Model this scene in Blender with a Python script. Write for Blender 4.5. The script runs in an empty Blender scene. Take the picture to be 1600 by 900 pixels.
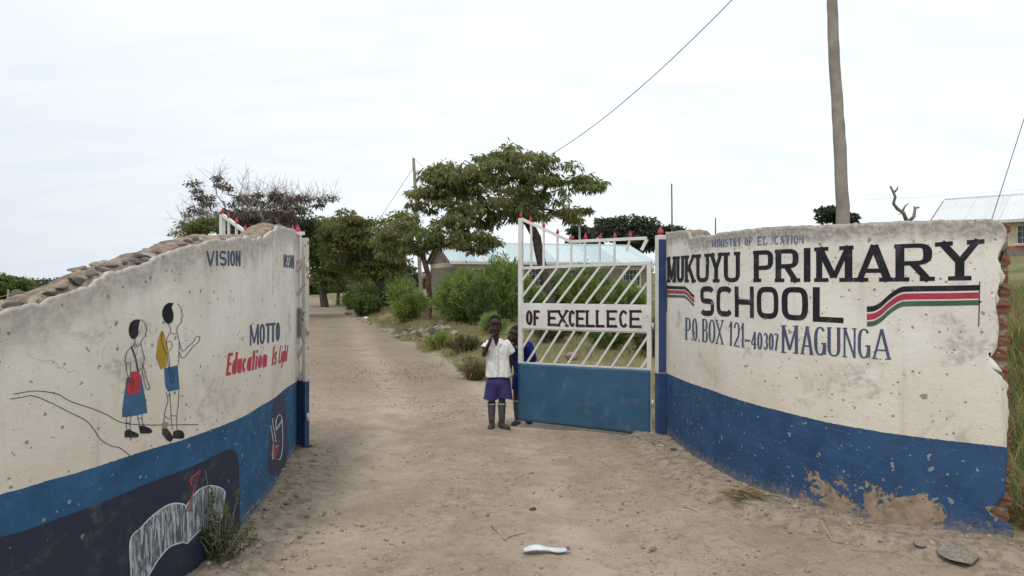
import bpy, bmesh, math, random
import numpy as np
from mathutils import Vector, Matrix
random.seed(7); RNG = np.random.default_rng(7)
S = bpy.context.scene
R = math.radians
# ---------------------------------------------------------------- camera, sky, sun
F, CX, HY, CH = 1080.0, 800.0, 442.0, 1.6      # focal (px of a 1600 wide frame), centre, horizon row, eye height
cam_d = bpy.data.cameras.new('camera'); cam = bpy.data.objects.new('camera', cam_d)
S.collection.objects.link(cam); S.camera = cam
cam_d.sensor_width = 36; cam_d.lens = F/1600*36; cam_d.shift_y = (HY-450)/1600
cam.location = (0, 0, CH); cam.rotation_euler = (R(90), 0, 0)
cam_d.clip_start = 0.05; cam_d.clip_end = 5000
S.render.resolution_x = 1024; S.render.resolution_y = 576
S.view_settings.view_transform = 'Standard'; S.view_settings.look = 'None'
S.view_settings.exposure = 0.25; S.view_settings.gamma = 1
SUN_EL, SUN_AZ = 62, 205                        # elevation, compass-like angle of the sun (deg)
W = bpy.data.worlds.new('World'); S.world = W; W.use_nodes = True
nt = W.node_tree; nt.nodes.clear()
def wn(t, **k):
    n = nt.nodes.new(t)
    for a, b in k.items(): setattr(n, a, b)
    return n
out = wn('ShaderNodeOutputWorld'); bg = wn('ShaderNodeBackground'); bg.inputs[1].default_value = 0.1
sky = wn('ShaderNodeTexSky'); sky.sky_type = 'NISHITA'; sky.sun_disc = False
sky.sun_elevation = R(SUN_EL); sky.sun_rotation = R(SUN_AZ); sky.dust_density = 2.0
tc = wn('ShaderNodeTexCoord'); sep = wn('ShaderNodeSeparateXYZ'); nt.links.new(tc.outputs['Generated'], sep.inputs[0])
def wm(op, a, b=None, c=None):
    n = wn('ShaderNodeMath', operation=op)
    for i, v in enumerate((a, b, c)):
        if v is None: continue
        if isinstance(v, (int, float)): n.inputs[i].default_value = v
        else: nt.links.new(v, n.inputs[i])
    return n.outputs[0]
zc = wm('ADD', wm('MAXIMUM', sep.outputs[2], 0.0), 0.22)
cmb = wn('ShaderNodeCombineXYZ')
nt.links.new(wm('MULTIPLY', wm('DIVIDE', sep.outputs[0], zc), 1.2), cmb.inputs[0])
nt.links.new(wm('MULTIPLY', wm('DIVIDE', sep.outputs[1], zc), 4.2), cmb.inputs[1])
n1 = wn('ShaderNodeTexNoise'); n1.inputs['Scale'].default_value = 1.5; n1.inputs['Detail'].default_value = 8; n1.inputs['Roughness'].default_value = .58
n1.inputs['Distortion'].default_value = .5
nt.links.new(cmb.outputs[0], n1.inputs['Vector'])
ramp = wn('ShaderNodeValToRGB'); nt.links.new(n1.outputs[0], ramp.inputs[0])
ramp.color_ramp.elements[0].position = .30; ramp.color_ramp.elements[0].color = (8.1, 8.8, 9.3, 1)
ramp.color_ramp.elements[1].position = .60; ramp.color_ramp.elements[1].color = (9.1, 9.5, 9.75, 1)
# duller veil of cloud low in the west (left)
veil = wm('MULTIPLY', wm('SMOOTH_MIN', wm('MAXIMUM', wm('MULTIPLY_ADD', sep.outputs[0], -1.5, -0.12), 0.0), 1.0, 0.1),
          wm('MAXIMUM', wm('SUBTRACT', 1.0, wm('MULTIPLY', sep.outputs[2], 2.2)), 0.0))
mv = wn('ShaderNodeMix', data_type='RGBA'); nt.links.new(wm('MINIMUM', veil, 1.0), mv.inputs[0])
nt.links.new(ramp.outputs[0], mv.inputs[6]); mv.inputs[7].default_value = (5.9, 6.5, 7.3, 1)
mx = wn('ShaderNodeMix', data_type='RGBA'); mx.inputs[0].default_value = .92
nt.links.new(sky.outputs[0], mx.inputs[6]); nt.links.new(mv.outputs[2], mx.inputs[7])
nt.links.new(mx.outputs[2], bg.inputs[0]); nt.links.new(bg.outputs[0], out.inputs[0])
sd = bpy.data.lights.new('sun', 'SUN'); sd.energy = 1.35; sd.angle = R(14); sd.color = (1, .96, .9)
sun = bpy.data.objects.new('sun', sd); S.collection.objects.link(sun)
az = R(SUN_AZ); el = R(SUN_EL)
sv = Vector((math.sin(az)*math.cos(el), math.cos(az)*math.cos(el), math.sin(el)))   # towards the sun
sun.rotation_euler = sv.to_track_quat('Z', 'Y').to_euler(); sun.location = (0, 0, 30)

# ---------------------------------------------------------------- helpers
COL = S.collection
def at(px, py, Y):      # point at depth Y seen at photo pixel (1600x900)
    return Vector(((px-CX)/F*Y, Y, CH-(py-HY)/F*Y))
def tag(o, label=None, cat=None, group=None, kind=None):
    if label: o['label'] = label
    if cat: o['category'] = cat
    if group: o['group'] = group
    if kind: o['kind'] = kind
    return o
def empty(name, loc, label, cat, group=None, rz=0):
    o = bpy.data.objects.new(name, None); COL.objects.link(o); o.location = loc; o.rotation_euler = (0, 0, rz)
    o.empty_display_size = .1
    return tag(o, label, cat, group)
def link(name, me, mat=None, parent=None, smooth=False, loc=None):
    if mat is not None and len(me.materials) == 0: me.materials.append(mat)
    if smooth: me.polygons.foreach_set('use_smooth', [True]*len(me.polygons))
    o = bpy.data.objects.new(name, me); COL.objects.link(o)
    if parent is not None:
        o.parent = parent
        if loc is None: o.matrix_parent_inverse = Matrix.Identity(4)
    if loc is not None: o.location = loc
    return o
def npmesh(name, V, Fc, uv=None, attrs=None):
    V = np.asarray(V, float); Fc = np.asarray(Fc, int); k = Fc.shape[1]
    me = bpy.data.meshes.new(name)
    me.vertices.add(len(V)); me.vertices.foreach_set('co', V.ravel())
    me.loops.add(Fc.size); me.loops.foreach_set('vertex_index', Fc.ravel())
    me.polygons.add(len(Fc)); me.polygons.foreach_set('loop_start', np.arange(0, Fc.size, k))
    me.polygons.foreach_set('loop_total', np.full(len(Fc), k))
    if uv is not None:
        l = me.uv_layers.new(name='UVMap'); l.data.foreach_set('uv', np.asarray(uv, float)[Fc.ravel()].ravel())
    for nme, a in (attrs or {}).items():
        at_ = me.attributes.new(nme, 'FLOAT', 'POINT'); at_.data.foreach_set('value', np.asarray(a, float))
    me.update(); me.validate(); return me
def pymesh(name, V, Fc):
    me = bpy.data.meshes.new(name); me.from_pydata([tuple(v) for v in V], [], Fc); me.update(); return me
class MB:
    def __init__(s): s.v = []; s.f = []
    def add(s, V, Fc):
        n = len(s.v); s.v += [tuple(v) for v in V]; s.f += [tuple(i+n for i in f) for f in Fc]; return s
    def box(s, c, size, rot=None, bev=0):
        x, y, z = [a/2 for a in size]; M = rot or Matrix.Identity(3); c = Vector(c)
        V = [c+M@Vector((sx*x, sy*y, sz*z)) for sx in (-1, 1) for sy in (-1, 1) for sz in (-1, 1)]
        return s.add(V, [(0,1,3,2),(4,6,7,5),(0,4,5,1),(2,3,7,6),(0,2,6,4),(1,5,7,3)])
    def bar(s, a, b, w, d=None, up=(0, 0, 1)):
        a = Vector(a); b = Vector(b); t = b-a; L = t.length; t.normalize(); u = Vector(up)
        x = u.cross(t)
        if x.length < 1e-4: x = Vector((1, 0, 0)).cross(t)
        x.normalize(); y = t.cross(x)
        return s.box((a+b)/2, (w, d or w, L), Matrix((x, y, t)).transposed())
    def tube(s, pts, rad, n=8, cap=True):
        pts = [Vector(p) for p in pts]; base = len(s.v); k = len(pts)
        if not hasattr(rad, '__len__'): rad = [rad]*k
        x = None; V = []
        for i, p in enumerate(pts):
            t = (pts[min(i+1, k-1)]-pts[max(i-1, 0)]).normalized()
            if x is None: x = t.orthogonal().normalized()
            x = (x-t*x.dot(t)).normalized(); y = t.cross(x)
            for j in range(n):
                a = 2*math.pi*j/n; V.append(p+(x*math.cos(a)+y*math.sin(a))*rad[i])
        Fc = [(i*n+j, i*n+(j+1) % n, (i+1)*n+(j+1) % n, (i+1)*n+j) for i in range(k-1) for j in range(n)]
        if cap: Fc += [tuple(range(n))[::-1], tuple((k-1)*n+j for j in range(n))]
        return s.add(V, Fc)
    def mesh(s, name): return pymesh(name, s.v, s.f)
    def build(s, name, mat, parent=None, smooth=False, loc=None): return link(name, s.mesh(name), mat, parent, smooth, loc)
def bevel(o, w, seg=2):
    m = o.modifiers.new('bevel', 'BEVEL'); m.width = w; m.segments = seg; m.limit_method = 'ANGLE'; return o
# value noise
def _h(ix, iy, sd):
    n = (ix.astype(np.int64)*374761393+iy.astype(np.int64)*668265263+sd*1442695041) & 0xffffffff
    n = ((n ^ (n >> 13))*1274126177) & 0xffffffff
    return ((n ^ (n >> 16)) & 0xffff)/65535.0
def vn(x, y, sd=0):
    x = np.asarray(x, float); y = np.asarray(y, float)
    ix = np.floor(x); iy = np.floor(y); fx = x-ix; fy = y-iy; fx = fx*fx*(3-2*fx); fy = fy*fy*(3-2*fy)
    a = _h(ix, iy, sd); b = _h(ix+1, iy, sd); c = _h(ix, iy+1, sd); d = _h(ix+1, iy+1, sd)
    return (a*(1-fx)+b*fx)*(1-fy)+(c*(1-fx)+d*fx)*fy
def fbm(x, y, sd=0, o=4, g=.5):
    s = 0; a = 1; t = 0
    for i in range(o): s = s+a*(vn(np.asarray(x)*2**i+17*i, np.asarray(y)*2**i-9*i, sd+i)-.5); t += a; a *= g
    return s/t
def sst(a, b, x):
    t = np.clip((np.asarray(x, float)-a)/(b-a), 0, 1); return t*t*(3-2*t)

# ---------------------------------------------------------------- materials
class M_:
    def __init__(s, name, rough=.85, spec=.25):
        s.m = bpy.data.materials.new(name); s.m.use_nodes = True; s.t = s.m.node_tree
        s.b = s.t.nodes['Principled BSDF']; s.b.inputs['Roughness'].default_value = rough
        s.b.inputs['Specular IOR Level'].default_value = spec
    def n(s, t, ins=None, **k):
        n = s.t.nodes.new(t)
        for a, b in k.items(): setattr(n, a, b)
        for a, b in (ins or {}).items(): s.i(n.inputs[a], b)
        return n
    def i(s, sock, v):
        if isinstance(v, bpy.types.NodeSocket): s.t.links.new(v, sock)
        else:
            if isinstance(v, tuple) and len(v) == 3 and len(getattr(sock, 'default_value', ())) == 4: v = v+(1,)
            sock.default_value = v
    def math(s, op, a, b=0.0, c=0.0, cl=False):
        n = s.n('ShaderNodeMath', operation=op, use_clamp=cl); s.i(n.inputs[0], a); s.i(n.inputs[1], b)
        if op in ('MULTIPLY_ADD',): s.i(n.inputs[2], c)
        return n.outputs[0]
    def coord(s, k='Object', sc=(1, 1, 1)):
        c = s.n('ShaderNodeTexCoord').outputs[k]
        if sc != (1, 1, 1):
            mp = s.n('ShaderNodeMapping'); s.i(mp.inputs[0], c); mp.inputs['Scale'].default_value = sc; c = mp.outputs[0]
        return c
    def noise(s, vec, scale, det=4, rough=.55, dist=0.0):
        return s.n('ShaderNodeTexNoise', {'Vector': vec, 'Scale': float(scale), 'Detail': float(det), 'Roughness': rough, 'Distortion': dist}).outputs[0]
    def vor(s, vec, scale, feat='F1'):
        return s.n('ShaderNodeTexVoronoi', {'Vector': vec, 'Scale': float(scale)}, feature=feat).outputs[0]
    def ramp(s, f, a, b):           # smooth 0..1 between a and b
        n = s.n('ShaderNodeMapRange', {'Value': f, 'From Min': float(a), 'From Max': float(b)}, interpolation_type='SMOOTHSTEP'); return n.outputs[0]
    def mix(s, f, a, b, mode='MIX'):
        n = s.n('ShaderNodeMix', data_type='RGBA', blend_type=mode); s.i(n.inputs[0], f); s.i(n.inputs[6], a); s.i(n.inputs[7], b); return n.outputs[2]
    def attr(s, name): return s.n('ShaderNodeAttribute', attribute_name=name).outputs['Fac']
    def bump(s, h, st=.5, dist=.01, prev=None):
        n = s.n('ShaderNodeBump', {'Height': h, 'Strength': st, 'Distance': dist})
        if prev is not None: s.i(n.inputs['Normal'], prev)
        return n.outputs[0]
    def out(s, col=None, nrm=None, rough=None, alpha=None):
        if col is not None: s.i(s.b.inputs['Base Color'], col)
        if nrm is not None: s.i(s.b.inputs['Normal'], nrm)
        if rough is not None: s.i(s.b.inputs['Roughness'], rough)
        if alpha is not None: s.i(s.b.inputs['Alpha'], alpha)
        return s.m
def simple(name, c1, c2=None, scale=8, rough=.8, bump=.3, bd=.005, spec=.25, metal=0, det=5):
    m = M_(name, rough, spec); v = m.coord(); n = m.noise(v, scale, det)
    c2 = c2 or tuple(x*.75 for x in c1)
    m.b.inputs['Metallic'].default_value = metal
    return m.out(m.mix(m.ramp(n, .35, .65), c1, c2), m.bump(m.noise(v, scale*4, 4), bump, bd))
def leafmat(name, c1, c2, c3=None, tr=.35):
    m = M_(name, .65, .2); a = m.attr('rnd'); v = m.coord()
    col = m.mix(a, c1, c2)
    if c3: col = m.mix(m.ramp(m.noise(v, .9, 3), .48, .66), col, c3)
    m.i(m.b.inputs['Base Color'], col)
    tl = m.n('ShaderNodeBsdfTranslucent', {'Color': col}); mx = m.n('ShaderNodeMixShader', {0: tr, 1: m.b.outputs[0], 2: tl.outputs[0]})
    m.t.links.new(mx.outputs[0], m.t.nodes['Material Output'].inputs[0]); return m.m

def plaster_mat(name, blue, left):
    m = M_(name, .9, .15); uv = m.coord('UV')
    wt, wb, wz, pl = m.attr('wt'), m.attr('wb'), m.attr('wz'), m.attr('peel')
    nL = m.noise(uv, 1.7, 5, .6); nM = m.noise(uv, 6, 6, .62); nS = m.noise(uv, 26, 5, .6); nF = m.noise(uv, 90, 3)
    col = m.mix(m.ramp(nL, .35, .68), (.735, .705, .64), (.65, .61, .535))
    col = m.mix(m.math('MULTIPLY', m.ramp(nM, .55, .75), .5), col, (.50, .45, .38))
    # vertical run stains
    st = m.noise(m.coord('UV', (9, .8, 1)), 1.0, 5, .65)
    col = m.mix(m.math('MULTIPLY', m.ramp(st, .54, .74), .5), col, (.44, .40, .34))
    # weathered, grime-grey top
    tn = m.math('ADD', wt, m.math('MULTIPLY', m.math('SUBTRACT', m.noise(m.coord('UV', (1, .55, 1)), 7, 6, .65), .5), .34 if left else .20))
    gf = m.math('SUBTRACT', 1.0, m.ramp(tn, .03 if left else .06, .22 if left else .16))
    gcol = m.mix(m.ramp(nS, .38, .62), (.21, .185, .165), (.40, .36, .31))
    col = m.mix(m.math('MULTIPLY', gf, .62 if left else .85), col, gcol)
    # grey dirt blotches
    bl = m.math('MULTIPLY', m.ramp(m.noise(uv, 2.6, 7, .68, .6), .55, .66), m.ramp(nS, .34, .55))
    col = m.mix(m.math('MULTIPLY', bl, .55), col, (.27, .245, .23))
    lo = m.math('SUBTRACT', 1.0, m.ramp(m.math('ADD', wb, m.math('MULTIPLY', nM, .5)), .2, .9)); col = m.mix(m.math('MULTIPLY', lo, .35), col, (.55, .45, .33))
    cr = m.n('ShaderNodeTexVoronoi', {'Vector': m.n('ShaderNodeVectorMath', {0: uv, 1: m.n('ShaderNodeVectorMath', {0: m.n('ShaderNodeTexNoise', {'Vector': uv, 'Scale': 4.0, 'Detail': 6.0}).outputs[1], 'Scale': .35}, operation='SCALE').outputs[0]}, operation='ADD').outputs[0], 'Scale': 1.6}, feature='DISTANCE_TO_EDGE').outputs[0]
    crk = m.math('MULTIPLY', m.math('LESS_THAN', cr, .0026), m.ramp(m.noise(uv, 1.9, 5), .58, .62)); col = m.mix(m.math('MULTIPLY', crk, .5), col, (.20, .17, .14))
    # chips & pock marks, irregular and sparse
    vd = m.n('ShaderNodeTexVoronoi', {'Vector': m.n('ShaderNodeVectorMath', {0: uv, 1: m.n('ShaderNodeVectorMath', {0: m.n('ShaderNodeTexNoise', {'Vector': uv, 'Scale': 30.0}).outputs[1], 'Scale': .05}, operation='SCALE').outputs[0]}, operation='ADD').outputs[0], 'Scale': 11.0, 'Randomness': 1.0})
    rnd = m.n('ShaderNodeSeparateColor', {0: vd.outputs['Color']}).outputs
    siz = m.math('MULTIPLY_ADD', m.math('POWER', rnd[1], 2.5), .17, .035)
    chip = m.math('MULTIPLY', m.math('LESS_THAN', vd.outputs['Distance'], siz), m.math('GREATER_THAN', rnd[0], .30))
    v2 = m.n('ShaderNodeTexVoronoi', {'Vector': uv, 'Scale': 27.0}); r2 = m.n('ShaderNodeSeparateColor', {0: v2.outputs['Color']}).outputs
    chip = m.math('MAXIMUM', chip, m.math('MULTIPLY', m.math('LESS_THAN', v2.outputs['Distance'], m.math('MULTIPLY_ADD', r2[1], .22, .05)), m.math('GREATER_THAN', m.math('MULTIPLY_ADD', nM, .35, r2[0]), 1.0)))
    chip2 = m.math('MULTIPLY', m.ramp(m.noise(uv, 34, 3), .66, .69), m.ramp(nM, .42, .56))
    # blue dado
    bn = m.mix(m.ramp(nM, .35, .7), blue, tuple(c*.68 for c in blue))
    bn = m.mix(m.math('MULTIPLY', m.ramp(m.noise(uv, 3, 6, .7), .5, .75), .35), bn, tuple(c*1.3+.02 for c in blue))
    dust = m.math('MULTIPLY', m.math('SUBTRACT', 1.0, m.ramp(m.math('ADD', wz, m.math('MULTIPLY', m.math('SUBTRACT', nS, .5), .3)), .0, .16)), .6)
    edge = m.math('ADD', wb, m.math('MULTIPLY', m.math('SUBTRACT', nS, .5), .012))
    bf = m.math('LESS_THAN', edge, 0.0)
    specks = m.math('MAXIMUM', m.ramp(m.noise(uv, 19, 6, .72), .635, .655), m.math('MULTIPLY', chip, .6))
    pf = m.math('ADD', pl, m.math('MULTIPLY', m.math('SUBTRACT', m.noise(uv, 8, 9, .75, .3), .5), 3.0))
    pmask = m.ramp(pf, .49, .53)
    earth = m.mix(m.ramp(m.noise(uv, 14, 6), .35, .65), (.36, .275, .195), (.235, .175, .125))
    bcol = m.mix(m.math('MULTIPLY', specks, .75), bn, (.46, .42, .36))
    bcol = m.mix(m.math('MULTIPLY', m.ramp(m.noise(m.coord('UV', (3, 7, 1)), 3, 9, .8), .54, .70), .38), bcol, (.17, .19, .22))
    bcol = m.mix(pmask, bcol, earth)
    wcol = m.mix(m.math('MULTIPLY', m.math('MAXIMUM', chip, chip2), .7), col, (.15, .12, .10))
    c = m.mix(bf, wcol, bcol)
    c = m.mix(dust, c, (.30, .235, .175))
    h = m.math('SUBTRACT', m.math('MULTIPLY_ADD', nS, .5, m.math('MULTIPLY', nF, .25)), m.math('ADD', m.math('MULTIPLY', m.math('MAXIMUM', chip, chip2), .5), m.math('MULTIPLY', m.math('MULTIPLY', pmask, bf), .8)))
    return m.out(c, m.bump(h, .55, .012))
def paint(name, col, wear=.70, wear2=.70, rough=.75, streak=None, op=1.0):
    m = M_(name, rough, .2); uv = m.coord('UV')
    a = m.math('SUBTRACT', 1.0, m.math('MAXIMUM', m.ramp(m.noise(uv, 45, 5, .7), wear-.015, wear+.02), m.ramp(m.noise(uv, 9, 7, .7), wear2-.02, wear2+.03)))
    if streak:
        sn = m.noise(m.coord('UV', (34, 9, 1)) if streak == 1 else m.n('ShaderNodeMapping', {0: uv, 'Rotation': (0, 0, -0.95), 'Scale': (75, 9, 1)}).outputs[0], 1.0, 4, .6, .4)
        a = m.math('MULTIPLY', a, m.math('MULTIPLY_ADD', m.ramp(sn, .42, .62), .80, .16))
    a = m.math('MULTIPLY', a, op)
    vd = m.n('ShaderNodeTexVoronoi', {'Vector': m.n('ShaderNodeVectorMath', {0: uv, 1: m.n('ShaderNodeVectorMath', {0: m.n('ShaderNodeTexNoise', {'Vector': uv, 'Scale': 30.0}).outputs[1], 'Scale': .05}, operation='SCALE').outputs[0]}, operation='ADD').outputs[0], 'Scale': 11.0, 'Randomness': 1.0})
    rnd = m.n('ShaderNodeSeparateColor', {0: vd.outputs['Color']}).outputs
    chip = m.math('MULTIPLY', m.math('LESS_THAN', vd.outputs['Distance'], m.math('MULTIPLY_ADD', m.math('POWER', rnd[1], 2.5), .17, .035)), m.math('GREATER_THAN', rnd[0], .30))
    a = m.math('MULTIPLY', a, m.math('SUBTRACT', 1.0, m.math('MULTIPLY', chip, .9)))
    c = m.mix(m.ramp(m.noise(uv, 12, 5), .3, .7), col, tuple(x*.72+.01 for x in col)); c = m.mix(m.math('MULTIPLY', m.ramp(m.noise(uv, 5, 8, .75), .5, .75), .22), c, (.40, .36, .31))
    return m.out(c, m.bump(m.noise(uv, 90, 3), .2, .003), alpha=a)

BLUE_R = (.036, .088, .185); BLUE_L = (.036, .112, .225)
mat_pl_r = plaster_mat('plaster right', BLUE_R, False); mat_pl_l = plaster_mat('plaster left', BLUE_L, True)
mat_core = simple('rubble mortar', (.36, .28, .205), (.19, .15, .12), 20, .95, .9, .02)
mat_stone = simple('rubble stone', (.33, .28, .235), (.20, .175, .155), 9, .9, .7, .01)
mat_brick = simple('fired brick', (.30, .12, .07), (.19, .10, .07), 22, .92, .8, .008)
mat_white = None
def metalpaint(name, col, rust=.66, rough=.5):
    m = M_(name, rough, .35); v = m.coord(); n = m.noise(v, 16, 7, .7); n2 = m.noise(v, 3, 5)
    c = m.mix(m.ramp(n2, .35, .7), col, tuple(x*.80 for x in col))
    c = m.mix(m.math('MULTIPLY', m.ramp(m.noise(v, 7, 6, .7), .5, .8), .3), c, (.30, .24, .18))
    c = m.mix(m.ramp(n, rust, rust+.035), c, (.13, .055, .03))
    return m.out(c, m.bump(n, .25, .004))
mat_white = metalpaint('white gate paint', (.68, .67, .64)); mat_rusty = metalpaint('rusty white paint', (.60, .56, .50), .58)
mat_gblue = metalpaint('blue gate paint', (.032, .10, .18), .655, .5); mat_pblue = metalpaint('dark blue post paint', (.03, .065, .17), .68)
mat_red = metalpaint('red tip paint', (.42, .045, .07), .60)

# ---------------------------------------------------------------- masonry walls
def catmull(pts, n=24):
    P = [np.array(p, float) for p in pts]; P = [2*P[0]-P[1]]+P+[2*P[-1]-P[-2]]; o = []
    for i in range(1, len(P)-2):
        for k in range(n):
            t = k/n; a, b, c, d = P[i-1:i+3]
            o.append(.5*((2*b)+(-a+c)*t+(2*a-5*b+4*c-d)*t*t+(-a+3*b-3*c+d)*t**3))
    o.append(P[-2]); return np.array(o)
class Foot:
    def __init__(s, pts, seed):
        s.P = catmull(pts); d = np.linalg.norm(np.diff(s.P, axis=0), axis=1); s.S = np.r_[0, np.cumsum(d)]; s.L = s.S[-1]
        T = np.gradient(s.P, axis=0); T /= np.linalg.norm(T, axis=1)[:, None]
        N = np.c_[-T[:, 1], T[:, 0]]; sg = np.sign((N*(-s.P)).sum(1).mean()); s.N = N*sg; s.seed = seed
        k = s.P[:, 0]/s.P[:, 1]; s.k = k; s.o = np.argsort(k)
    def rel(s, a, z): return .012*fbm(np.asarray(a)*1.6, np.asarray(z)*1.6, s.seed, 3)
    def pt(s, a, z, off=0.0, rel=1.0):
        a = np.asarray(a, float); z = np.asarray(z, float)
        x = np.interp(a, s.S, s.P[:, 0]); y = np.interp(a, s.S, s.P[:, 1])
        nx = np.interp(a, s.S, s.N[:, 0]); ny = np.interp(a, s.S, s.N[:, 1]); o = off+rel*s.rel(a, z)
        return np.stack([x+nx*o, y+ny*o, z+0*x], -1)
    def sz(s, px, py):
        k = (px-CX)/F; a = np.interp(k, s.k[s.o], s.S[s.o]); y = np.interp(a, s.S, s.P[:, 1])
        return float(a), float(CH-(py-HY)/F*y)
FR = Foot([(1.580,7.13),(1.600,6.60),(1.635,6.17),(1.752,5.486),(1.945,5.04),(2.22,4.67),(2.607,4.386),(3.085,4.20)], 3)
FL = Foot([(-2.03,6.56),(-1.93,5.9),(-1.80,5.236),(-1.735,4.75),(-1.69,4.25),(-1.708,3.69),(-1.788,3.406),(-1.867,3.02),(-1.981,2.675),(-2.22,2.2),(-2.65,1.75)], 11)
def prof(foot, pts):    # height profile along s from photo readings
    a = sorted(foot.sz(*p) for p in pts); xs = [p[0] for p in a]; zs = [p[1] for p in a]
    return lambda s: np.interp(s, xs, zs)
bandR = prof(FR, [(1039,582),(1113,610),(1160,626),(1232,645),(1294,660),(1400,678),(1478,688),(1542,695),(1582,700)])
bandL = prof(FL, [(0,773),(83,749),(133,735),(187,717),(233,702),(300,682),(350,664),(380,651),(409,633),(431,620),(444,609),(464,596)])
topR = prof(FR, [(1036,363),(1074,360),(1078,371),(1115,366),(1164,358),(1222,354),(1280,352),(1387,346.5),(1444,344.5),(1502,343.5),(1545,343),(1562,345),(1570,350),(1576,360),(1581,384)])
_tl = [FL.sz(*p) for p in [(0,495),(23,481),(67,471),(117,452),(150,438),(200,419),(250,399),(290,386),(333,374),(367,373),(413,373),(434,354),(455,356),(462,362)]]
_tl += [(FL.L-.45, 1.42), (FL.L, 1.38)]; _tl.sort(); topL = lambda s: np.interp(s, [p[0] for p in _tl], [p[1] for p in _tl])
ER = [FR.sz(*p) for p in [(1578,340),(1579,381),(1568,390),(1558,401),(1562,418),(1572,432),(1556,457),(1562,467),(1555,486),(1562,503),(1561,523),(1558,544),(1543,567),(1566,576),(1565,590),(1575,601),(1573,615),(1576,640),(1573,690),(1574,722),(1571,765),(1566,779),(1545,800),(1563,811),(1584,822),(1583,849),(1583,880)]]
ER.sort(key=lambda p: p[1])
SR_END = FR.sz(1581, 500)[0]
def endR(z): return np.interp(z, [p[1] for p in ER], [p[0] for p in ER])
def plaster(foot, name, parent, mat, top, band, end=None, smax=None, rag=.008, peel=None, seed=0):
    smax = smax or foot.L; ns = int(smax/.018); nz = 110; zb = -.12
    u = np.linspace(0, 1, ns+1)[:, None]; v = np.linspace(0, 1, nz+1)[None, :]
    s0 = u*smax; tp = top(s0)+rag*2*fbm(s0*9, s0*0, seed, 4)+rag*1.1*fbm(s0*38, s0*0+5, seed+1, 3)
    z = zb+v*(tp-zb)
    s = s0+0*v
    if end is not None:
        e = end(z)+.012*fbm(z*25, z*0+3, seed+5, 3); w = sst(.86, 1, u); s = s0-w*(smax-e)
    s = s+0*v
    Pf = foot.pt(s, z, 0); V = Pf.reshape(-1, 3); nn = (ns+1)*(nz+1); idx = np.arange(nn).reshape(ns+1, nz+1)
    q = np.stack([idx[:-1, :-1], idx[1:, :-1], idx[1:, 1:], idx[:-1, 1:]], -1).reshape(-1, 4)
    border = np.r_[idx[0, :], idx[1:, -1], idx[-1, ::-1][1:]]; nb = len(border)
    sb = s.ravel()[border]; zbv = z.ravel()[border]; Vb = foot.pt(sb, zbv-.004, -.026)
    bi = nn+np.arange(nb); q2 = np.stack([border[:-1], border[1:], bi[1:], bi[:-1]], -1)
    V = np.r_[V, Vb]; sa = np.r_[s.ravel(), sb]; za = np.r_[z.ravel(), zbv]
    wt = np.r_[(tp-z).ravel(), (tp-z).ravel()[border]-.05]; wb = za-band(sa)
    pk = peel(sa, za) if peel else np.zeros(len(sa))-1
    wb = np.where((za > .05) & False, wb, wb)
    me = npmesh(name, V, np.r_[q, q2], np.c_[sa, za], {'wt': wt, 'wb': wb, 'wz': za, 'peel': pk})
    return link(name, me, mat, parent, True)
def core(foot, name, parent, mat, top, smax, th=.19, rag=.02, seed=9, front=-.024, drop=.012):
    ns = int(smax/.03); s = np.linspace(0, smax, ns+1); tp = top(s)-drop
    rows = []      # cross-section walked from front bottom over the top to back bottom
    nz = 14; nt_ = 8
    for k in range(nz): z = -.12+(tp+.12)*k/nz; rows.append((s, z, front-.006*np.abs(fbm(s*14, z*14, seed, 3))*2))
    for k in range(nt_+1):
        off = front-(th*k/nt_); hump = math.sin(math.pi*k/nt_)*.028
        rows.append((s, tp+hump+rag*2*fbm(s*10, s*0+k*.8, seed+2, 4)+rag*.9*fbm(s*33, s*0+k*1.7, seed+3, 2), off+0*s))
    for k in range(nz-1, -1, -1): z = -.12+(tp+.12)*k/nz; rows.append((s, z, front-th+0*s))
    G = np.stack([foot.pt(a, z, o, .0) for a, z, o in rows], 1); nr = len(rows)
    idx = np.arange((ns+1)*nr).reshape(ns+1, nr)
    q = np.stack([idx[:-1, :-1], idx[1:, :-1], idx[1:, 1:], idx[:-1, 1:]], -1).reshape(-1, 4)
    V = G.reshape(-1, 3)
    caps = []
    for c in (0, ns):
        row = idx[c]; h = nr//2
        for k in range(h): caps.append([row[k], row[k+1], row[nr-2-k], row[nr-1-k]])
    me = npmesh(name, V, np.r_[q, np.array(caps)]); return link(name, me, mat, parent, True)
def rock_mesh(name, r, seed, sub=2, flat=.6, jag=.35):
    bm = bmesh.new(); bmesh.ops.create_icosphere(bm, subdivisions=sub, radius=1); rr = random.Random(seed)
    pl = [(Vector((rr.gauss(0, 1), rr.gauss(0, 1), rr.gauss(0, 1))).normalized(), rr.uniform(.42, .85)) for _ in range(11)]
    for v in bm.verts:
        for n, d in pl:
            k = v.co.dot(n)
            if k > d: v.co -= n*(k-d)
        v.co *= 1+jag*.25*(rr.random()-.5)
        v.co = Vector((v.co.x*r, v.co.y*r*.8, v.co.z*r*flat))
    me = bpy.data.meshes.new(name); bm.to_mesh(me); bm.free(); return me
rocks = [rock_mesh('stone', 1, i, 2, .5) for i in range(7)]
for r_ in rocks: r_.materials.append(mat_stone)
def place_rock(name, loc, scale, rz=0, mat=None, parent=None, k=0, tilt=0):
    me = rocks[k % len(rocks)]
    o = bpy.data.objects.new(name, me); COL.objects.link(o); o.location = loc
    o.scale = scale if hasattr(scale, '__len__') else (scale,)*3; o.rotation_euler = (tilt, tilt*.5, rz)
    if mat: o.material_slots[0].link = 'OBJECT'; o.material_slots[0].material = mat
    if parent is not None: o.parent = parent
    return o
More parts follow.
